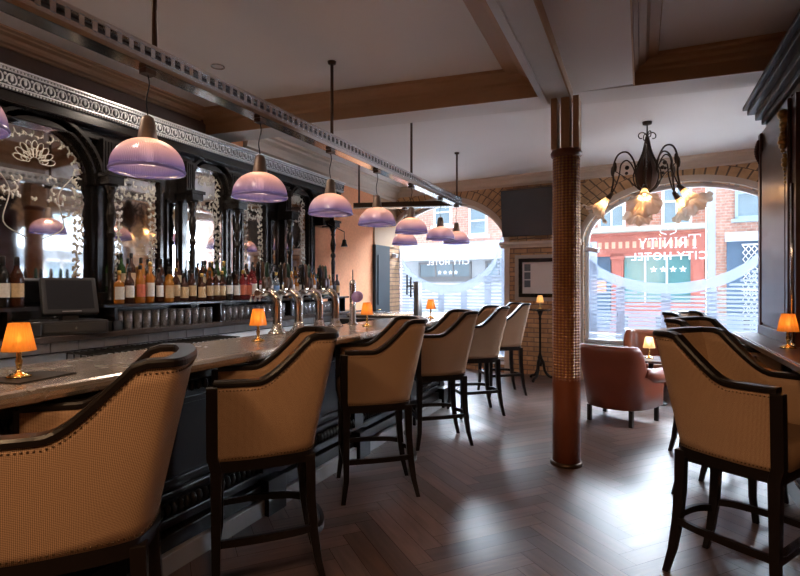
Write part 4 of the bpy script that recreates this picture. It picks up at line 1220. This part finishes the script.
frost_bulb = mat('frosted_globe_bulb', (1, .9, .75), emit=(1, .74, .40), estr=2.6)
def pendant():
    r = empty('pendant_lamp')      # origin: ceiling of the cord, at the rail underside; rim 0.57 below rail centre
    D = -.56                        # rim
    pr = []
    for k in range(13):
        a = R(4 + 78*k/12); pr.append((.172*math.cos(a)**.9 if k < 12 else .030, D + .178*math.sin(a)*.84))
    pr = [(.170, D-.012), (.175, D-.004)] + pr
    s = MB(); s.lathe(pr, 48, wave=lambda a, b, t: (a, b)); so = s.build('glass_shade', purple_m, r)
    # put the shade origin at the rim for its height tint
    for v in so.data.vertices: v.co.z -= D
    so.location.z = D
    MB().lathe([(.170, D-.016), (.176, D-.016), (.178, D-.006), (.173, D+.002)], 48, wave=lambda a, b, t: (a, b)).build('rim', mat('violet_rim_glass', (.30, .28, .62), .15, var=.1, trans=.3), r)
    MB().lathe([(.046, D+.132), (.048, D+.142), (.042, D+.18), (.033, D+.24), (.028, D+.255), (.010, D+.266)], 20).build('gallery', mat('dull_bronze', (.26, .19, .15), .45, .6), r)
    q = smoothline([(0, 0, -.09), (.006, .004, -.14), (-.006, -.004, -.22), (0, 0, D+.27)], 5)
    MB().tube(q, .0035, 6).build('cord', iron, r)
    MB().box((-.025, -.03, -.092), (.025, .03, -.068)).build('clamp', bronze, r)
    MB().ball((0, 0, D+.078), .030, 16, 10, sc=(1, 1, 1.3)).build('bulb', frost_bulb, r)
    light('bulb_light', r, (0, 0, D+.10), 4.6, (1, .66, .36), .03)
    return r
PD = pendant(); tag(PD, 'violet glass dome pendant cut by the left photo edge', 'pendant lamp', 'violet dome pendants over the bar')
PD.location = (RX, 1.00, RZ)
names = ['largest whole violet dome pendant, upper left in front of the mirrors', 'second whole violet dome pendant from the left, in front of the silver crest end',
         'violet dome pendant hanging right of the last mirror, before the salmon wall', 'violet dome pendant at the edge of the salmon wall',
         'violet dome pendant centred above the tap tower, before the arched window', 'violet dome pendant second from the far end of the long rail',
         'violet dome pendant at the far end of the long rail, over the window']
for y, lb in zip((1.82, 2.66, 3.50, 4.30, 5.10, 5.99, 6.60), names): copy_tree(PD, (RX, y, RZ), 0, lb)
copy_tree(PD, (-2.93, 6.50, RZ-.0), 0, 'lowest-looking violet dome pendant, hung from the dark cross rail')
bell = empty('ship_bell', (-3.62, 6.05, 2.05), 0, 'tiny dark bell hanging by the end of the back bar', 'bell')
MB().lathe([(.05, -.10), (.045, -.09), (.03, -.05), (.025, -.01), (.005, 0)], 16).build('bell_cup', iron, bell)
MB().tube([(0, 0, 0), (0, 0, .10), (-.26, 0, .22)], .006, 6).build('bell_hook', iron, bell)

# ------------------------------------------------------------------ chandelier
ch = empty('chandelier', (.07, 6.24, ZC), R(0), 'brown wrought-iron chandelier with five flower shades before the right window', 'chandelier')
m = MB(); m.lathe([(.001, -.002), (.05, -.002), (.045, -.03), (.012, -.04)], 18); m.tube([(0, 0, -.03), (0, 0, -.22)], .008, 8); m.build('ceiling_rose', browniron, ch)
m = MB()
for k in range(4):
    a = PI/2*k+.4
    q = []
    for j in range(14):
        t = j/13*5.0; rr = .055*(1-.13*t); q.append(((.06+rr*math.cos(PI-t))*math.cos(a), (.06+rr*math.cos(PI-t))*math.sin(a), -.16+rr*math.sin(PI-t)))
    m.tube(q, .006, 6)
m.build('top_scrolls', browniron, ch)
m = MB(); m.lathe([(.012, -.16), (.02, -.22), (.05, -.36), (.095, -.48), (.12, -.58), (.105, -.66), (.06, -.72), (.02, -.75)], 20)
m.build('body', mat('rust_brown_basket', (.09, .045, .03), .6, .3), ch)
m = MB()
for k in range(10):
    a = 2*PI*k/10
    q = smoothline([(.012*math.cos(a), .012*math.sin(a), -.16), (.05*math.cos(a), .05*math.sin(a), -.34), (.135*math.cos(a), .135*math.sin(a), -.56), (.105*math.cos(a), .105*math.sin(a), -.70), (.01*math.cos(a), .01*math.sin(a), -.77)], 5)
    m.tube(q, .007, 6)
m.build('basket_ribs', browniron, ch)
ANG = [180, 266, 326, 40, 100]
for a in ANG:
    a = R(a); c_, s_ = math.cos(a), math.sin(a)
    def Q(r_, z): return (r_*c_, r_*s_, z)
    arm = MB()
    arm.tube(smoothline([Q(.10, -.60), Q(.13, -.42), Q(.20, -.31), Q(.29, -.33), Q(.34, -.46), Q(.34, -.62), Q(.37, -.78)], 6), .010, 7)
    arm.tube(smoothline([Q(.10, -.64), Q(.14, -.48), Q(.20, -.40), Q(.26, -.44), Q(.28, -.56), Q(.32, -.68), Q(.36, -.76)], 6), .008, 6)
    arm.tube(smoothline([Q(.11, -.70), Q(.2, -.60), Q(.33, -.50)], 5), .005, 5)
    arm.ball(Q(.20, -.48), .024, 8, 6); arm.ball(Q(.205, -.54), .018, 8, 6)
    for q_ in (.32, .34, .35): arm.ball(Q(q_, -.46-1.6*(q_-.32)), .018, 6, 4, sc=(1, 1, 3.2))
    ao = arm.build('arm', browniron, ch)
    T = Matrix.Translation(Q(.36, -.76)) @ Matrix.Rotation(a, 4, 'Z') @ Matrix.Rotation(R(-40), 4, 'Y')
    s = MB(); s.lathe([(.022, .02), (.026, -.02), (.034, -.06)], 14, M=T); s.build('shade_holder', browniron, ao)
    s = MB()
    s.lathe([(.028, -.04), (.036, -.09), (.052, -.15), (.078, -.205), (.115, -.25), (.165, -.275)], 48, wave=lambda r_, z, t: (r_*(1+.06*(r_/.165)**3*math.sin(9*t)), z+.018*(r_/.165)**3*math.cos(9*t)))
    so = s.build('flower_shade', marble_glass_m, ao); so.matrix_local = T
    b = MB(); b.ball((0, 0, 0), .017, 10, 8, sc=(1, 1, 1.4)); bo = b.build('bulb', bulb_m, ao); bo.location = T @ Vector((0, 0, -.10))
    light('bulb_light', ao, T @ Vector((0, 0, -.14)), 1.3, (1, .62, .28), .02)

# ------------------------------------------------------------------ right counter and cabinet
rc = empty('wall_counter', (0, 0, 0), 0, 'polished dark wood counter running along the right wall in front of the cabinet', 'counter')
MB().box((.68, -1.0, 1.01), (1.88, 4.95, 1.05)).build('counter_top', mahog, rc, bevel=.008)
MB().box((.668, -1.0, 1.016), (.680, 4.95, 1.044)).build('edge_strip', steel, rc)
MB().box((.95, -1.0, .0), (1.88, 4.90, 1.01)).build('counter_body', mahog, rc)
f = MB(); f.box((.92, -1, 0), (.95, 4.9, .12))
for ya in (0.3, 1.3, 2.3, 3.3, 4.2): f.box((.935, ya, .2), (.95, ya+.6, .9))
f.build('plinth', mahog, rc, bevel=.004)
fr_ = MB(); fr_.tube([(.895, -.8, .18), (.895, 4.8, .18)], .013, 12)
for y in (.2, 1.7, 3.2, 4.6): fr_.tube([(.895, y, .18), (.93, y, .18)], .008, 8)
fr_.build('foot_rail', chrome, rc)
cb = empty('display_cabinet', (0, 0, 0), 0, 'tall dark mahogany display cabinet with gilded corbel on the right counter', 'cabinet')
m = MB(); m.box((.86, 3.98, 1.05), (1.86, 4.88, 2.62)); m.box((.845, 4.08, 1.14), (.86, 4.78, 2.45)); m.box((.84, 3.96, 1.05), (1.86, 4.90, 1.12))
m.box((.84, 4.81, 1.12), (.86, 4.88, 2.60)); m.box((.84, 3.98, 1.12), (.86, 4.04, 2.60))
m.build('end_pilaster', mahog, cb, bevel=.006)
MB().box((1.25, -1.0, 1.05), (1.86, 3.98, 2.66)).build('carcass', mahog, cb)
m = MB()
for z0, z1, d in ((2.60, 2.66, .03), (2.66, 2.70, .06), (2.70, 2.75, .10), (2.75, 2.79, .15), (2.79, 2.82, .18)):
    m.box((.91-d, -1, z0), (1.86, 4.80+d*.2, z1))
m.build('cornice', mat('mahogany_cornice', (.022, .012, .010), .42, spec=.35), cb, bevel=.005)
for ya, yb in ((2.75, 3.9), (1.5, 2.65), (.25, 1.4)):
    d = MB(); d.box((1.215, ya, 1.30), (1.235, yb, 2.45)); do = d.build('mirror_panel', mirror_m, cb)
    d = MB(); d.box((1.20, ya-.05, 1.25), (1.25, ya, 2.5)).box((1.20, yb, 1.25), (1.25, yb+.05, 2.5)).box((1.20, ya-.05, 1.25), (1.25, yb+.05, 1.30)).box((1.20, ya-.05, 2.45), (1.25, yb+.05, 2.5)); d.build('gilt_surround', gold_m, do)
m = MB()  # gilded scroll corbel on the face
for k in range(16):
    t = k/15; m.ball((.845-.025*math.sin(PI*t)*(1 if t < .6 else .5), 4.02+.015*math.sin(9*t), 2.50-.42*t), .030*(1-.62*t)+.006*math.sin(20*t), 8, 6, sc=(1, 1.1, .9))
m.ball((.825, 4.02, 2.51), .034, 10, 7); m.build('gilt_corbel', gold_m, cb)
m = MB(); m.box((.86, 3.88, 1.05), (1.25, 3.98, 2.60)); m.build('side_stile', mahog, cb)
m = MB(); m.tube([(.845, 3.90, 1.06), (.845, 3.90, 2.05)], .010, 10); m.lathe([(.024, 1.05), (.024, 1.06), (.012, 1.08)], 14, c=(.845, 3.90, 0)); m.build('brass_rod', chrome, cb)
m = MB()
for k in range(10):
    t = k/9; m.ball((.845-.02*math.sin(PI*t), 4.85, 2.54-.16*t), .022*(1-.4*t), 8, 6)
m.build('carved_bracket', mahog, cb)

# ------------------------------------------------------------------ street outside
struct(MB().box((-14, -.0, -.16), (16, 8.0, -.12)).build('street', road_m, loc=P0 + ey*.35, rz=WANG))
struct(MB().box((-14, .0, -.12), (16, 1.9, -.02)).build('pavement', pave_m, loc=P0 + ey*.36, rz=WANG))
struct(MB().box((-14, 6.2, -.12), (16, 8.0, -.02)).build('far_pavement', pave_m, loc=P0 + ey*.36, rz=WANG))
struct(MB().box((.31, -4, -.12), (4.0, 9, -.02)).build('side_pavement', pave_m, loc=(WR, 0, 0)))

FO = P0 + ey*8.4   # facade line
def K(k): return -k
def sash(parent, x0, x1, z0, z1, name='sash_window', frame=whitep, glass=skyglass, bars=(1, 1)):
    f = MB(); t = .07
    f.box((x0, -.05, z0), (x0+t, .02, z1)).box((x1-t, -.05, z0), (x1, .02, z1)).box((x0, -.05, z1-t), (x1, .02, z1)).box((x0, -.05, z0), (x1, .02, z0+t))
    for i in range(bars[0]): xm = x0+(x1-x0)*(i+1)/(bars[0]+1); f.box((xm-.02, -.045, z0), (xm+.02, .02, z1))
    for i in range(bars[1]): zm = z0+(z1-z0)*(i+1)/(bars[1]+1); f.box((x0, -.045, zm-.025), (x1, .02, zm+.025))
    f.box((x0-.08, -.10, z0-.09), (x1+.08, .02, z0))
    fo = f.build(name, frame, parent)
    MB().box((x0+.02, -.02, z0+.02), (x1-.02, .0, z1-.02)).build('pane', glass, fo)
# corner building with the terracotta shopfront
b1 = empty('shop_building', tuple(FO), WANG, 'red brick building across the street with a terracotta painted shopfront', 'building')
MB().box((-1.29, 0, 0), (2.18, 5, 3.4)).box((-1.29, 0, 3.4), (2.18, 5, 5.8)).build('brick_wall', brick_out, b1)
f = MB(); f.box((-1.2, -.12, 2.36), (2.15, 0, 2.92)); f.box((-1.28, -.2, 2.92), (2.17, 0, 3.0)); f.box((-1.25, -.16, 2.30), (2.15, 0, 2.36))
f.build('fascia', redpaint, b1)
f = MB(); f.box((-1.28, -.32, 3.0), (2.17, 0, 3.14)); f.box((-1.28, -.24, 2.98), (2.17, 0, 3.0)); f.build('stone_cornice', stonecorn, b1)
f = MB(); x = -1.0
while x < 1.9:
    f.box((x, -.128, 2.53), (x+.10, -.12, 2.72)); x += .19
f.build('fascia_ornament', mat('faded_gilt_relief', (.75, .42, .30), .6), b1)
for x in (-.08, 1.97, -1.09):
    f = MB(); f.box((x-.16, -.10, 0), (x+.16, 0, 2.36)); f.box((x-.10, -.13, .3), (x+.10, -.1, 2.0)); f.box((x-.19, -.16, 2.2), (x+.19, 0, 2.36)); f.box((x-.2, -.16, 0), (x+.2, 0, .3)); f.build('pilaster', redpaint, b1)
f = MB(); f.box((.10, -.06, .95), (1.86, 0, 2.28)); sg = f.build('shop_window', shopglass, b1)
f = MB()
for x in (.66, 1.22): f.box((x-.025, -.10, .95), (x+.025, -.06, 2.28))
f.box((.08, -.09, 2.26), (1.88, -.06, 2.34)); f.build('mullions', whitep, sg)
f = MB(); f.box((.1, -.10, 0), (1.86, 0, .95)); f.build('stall_riser', redpaint, b1)
f = MB(); f.box((-.96, -.06, .1), (-.28, 0, 2.3)); f.build('shop_door', bluepaint, b1)
f = MB(); f.box((-.80, -.10, 1.2), (-.40, -.06, 1.6)); f.build('door_poster', mat('orange_poster', (.75, .28, .15), .6), b1)
sash(b1, 1.08, 1.84, 3.14, 4.5); sash(b1, -.64, .12, 3.14, 4.5)
# neighbouring brick house
b2 = empty('brick_house', tuple(FO), WANG, 'orange brick house across the street with blue boarded door, right of the shopfront', 'building')
MB().box((2.20, .02, 0), (9, 5, 5.8)).build('brick_wall', brick_out2, b2)
MB().box((2.20, -.06, 0), (2.40, .02, 5.8)).build('drainpipe', mat('pale_blue_pipe', (.35, .40, .47), .5), b2)
sash(b2, 2.85, 3.75, 3.22, 4.6, frame=mat('blue_grey_sash', (.30, .40, .48), .5), bars=(0, 1))
f = MB(); f.box((2.62, -.10, 2.62), (4.1, .02, 2.86)); f.build('lintel', mat('pale_blue_lintel', (.55, .63, .72), .6), b2)
f = MB(); f.box((2.66, -.05, 0), (4.05, .02, 2.62)); f.build('boarded_door', bluepaint, b2)
f = MB()
for i in range(7):
    x = 3.02+i*.13
    for a, b in ((0, .13), (.13, 0)):
        f.tube([(x+(a if k % 2 == 0 else b), -.075, .15+k*.18) for k in range(14)], .012, 4)
for z in (.12, 1.3, 2.5): f.box((3.0, -.085, z), (3.95, -.065, z+.04))
f.build('lattice_gate', whitep, b2)
# pale building opposite the left window
b3 = empty('pale_building', tuple(FO), WANG, 'pale rendered building with a broad white fascia opposite the far left window', 'building')
MB().box((-12, 0, 0), (-1.32, 5, 2.95)).build('rendered_wall', renderw, b3)
MB().box((-12, .02, 2.95), (-1.32, 5, 5.8)).build('pink_brick_wall', brick_out2, b3)
f = MB(); f.box((-12, -.5, 2.32), (-1.32, 0, 2.80)); f.box((-12, -.55, 2.80), (-1.32, 0, 2.86)); f.build('white_fascia', whitefas, b3)
sash(b3, -4.85, -4.18, 3.15, 4.15, bars=(0, 1)); sash(b3, -6.2, -5.5, 3.55, 4.5, bars=(0, 1))
sash(b3, -6.8, -4.75, 1.68, 2.26, name='ribbon_window', frame=greyframe, bars=(2, 0)); sash(b3, -4.25, -3.3, 1.68, 2.26, name='ribbon_window', frame=greyframe, bars=(1, 0))
f = MB(); 
for i in range(12): f.box((-7.2, -.03, .15+i*.12), (-3.2, 0, .22+i*.12))
f.build('shutter', whitefas, b3)
b4 = empty('corner_building', (9.5, 6.5, 0), -PI/2, 'pale stone building across the side street, seen only in the bar mirrors', 'building')
MB().box((-7, 0, 0), (7, 4, 6.5)).build('stone_wall', renderw, b4)
f = MB(); f.box((-7, -.4, 2.6), (7, 0, 2.9)); f.build('string_course', whitefas, b4)
for x in (-4.5, -2.7, -.9, .9, 2.7): sash(b4, x-.45, x+.45, 3.3, 4.7); sash(b4, x-.6, x+.6, .9, 2.3)
# bollards on the pavement
for i, (x, y_) in enumerate([(.75, 3.2), (1.35, 3.2), (2.1, 3.2), (2.8, 3.2), (3.6, 3.2), (-1.0, 3.2), (-1.9, 3.2), (-2.6, 3.2)]):
    b = empty('bollard', tuple(W(x, y_, -.12)), 0, ['black street bollard at the left edge of the lettered right window', 'black bollard second from the left through the right window', 'black bollard under the middle of the right window lettering',
        'black bollard right of centre through the right window', 'black bollard at the right side of the right window near the cabinet', 'black bollard through the right side of the far left window',
        'black bollard through the middle of the far left window', 'black bollard through the left side of the far left window'][i], 'bollard', 'bollards along the street')
    MB().lathe([(.07, 0), (.07, .1), (.05, .14), (.045, .75), (.06, .78), (.045, .82), (.05, .92), (.001, .97)], 14).build('post', iron, b)
    MB().lathe([(.051, .62), (.051, .70)], 14).build('white_band', whitep, b)

# ------------------------------------------------------------------ unseen ceiling spots added as fill for the stools and the back bar
for i, (x, y, e_) in enumerate([(-1.25, -.9, 78), (-.35, -1.4, 65), (.20, .0, 90), (-3.1, 1.4, 45), (-3.1, 3.2, 45)]):
    zc = ZC if x < -.7 or x > -.05 else ZS
    d = empty('downlight', (x, y, zc), 0, ['recessed round ceiling downlight over the near end of the bar', 'recessed round downlight in the soffit behind the viewer', 'recessed round downlight in the ceiling behind the viewer, right side',
        'recessed round downlight over the staff aisle near the till', 'recessed round downlight over the staff aisle near the taps'][i], 'downlight', 'ceiling downlights')
    MB().lathe([(.045, -.002), (.055, -.002), (.055, -.010), (.045, -.010)], 24, wave=lambda a, b, t: (a, b)).build('trim_ring', chrome, d)
    l = light('lamp', d, (0, 0, -.03), e_, (1, .62, .34) if i < 3 else (1, .84, .70), .20, 'SPOT', spot_size=R(165), spot_blend=.5)

# ------------------------------------------------------------------ daylight
world = bpy.data.worlds.new('overcast_sky'); SC.world = world; world.use_nodes = True
N = world.node_tree.nodes; L = world.node_tree.links; bg = N['Background']
tc = N.new('ShaderNodeTexCoord'); sp = N.new('ShaderNodeSeparateXYZ'); L.new(tc.outputs['Generated'], sp.inputs[0])
dt = N.new('ShaderNodeVectorMath'); dt.operation = 'DOT_PRODUCT'; L.new(tc.outputs['Generated'], dt.inputs[0])
dt.inputs[1].default_value = (.20, .75, .63)      # bright sky lobe added over the houses opposite to light the room
mr = N.new('ShaderNodeMapRange'); mr.inputs[1].default_value = .1; mr.inputs[2].default_value = .95; mr.inputs[3].default_value = 1.1; mr.inputs[4].default_value = 38
mr.interpolation_type = 'SMOOTHSTEP'
L.new(dt.outputs['Value'], mr.inputs[0]); L.new(mr.outputs[0], bg.inputs[1]); bg.inputs[0].default_value = (.86, .92, 1.0, 1)
sun = light('sun', None, (0, 16, 20), 2.0, (1, .97, .93), typ='SUN', angle=R(30)); sun.rotation_euler = (R(-38), 0, R(-8))

# ------------------------------------------------------------------ camera
cam = bpy.data.cameras.new('camera'); co = bpy.data.objects.new('camera', cam); COL.objects.link(co)
co.location = (0, 0, 1.42); co.rotation_euler = (R(90), 0, R(24.78)); cam.sensor_width = 36; cam.lens = 520*36/800; cam.shift_y = -.0025
cam.clip_start = .05; SC.camera = co
vs = SC.view_settings; vs.view_transform = 'Standard'; vs.look = 'None'; vs.exposure = 0.92; vs.gamma = 1; vs.use_curve_mapping = False
SC.cycles.use_denoising = True
SC.cycles.max_bounces = 10; SC.cycles.transparent_max_bounces = 16; SC.cycles.sample_clamp_indirect = 6; SC.cycles.use_light_tree = True
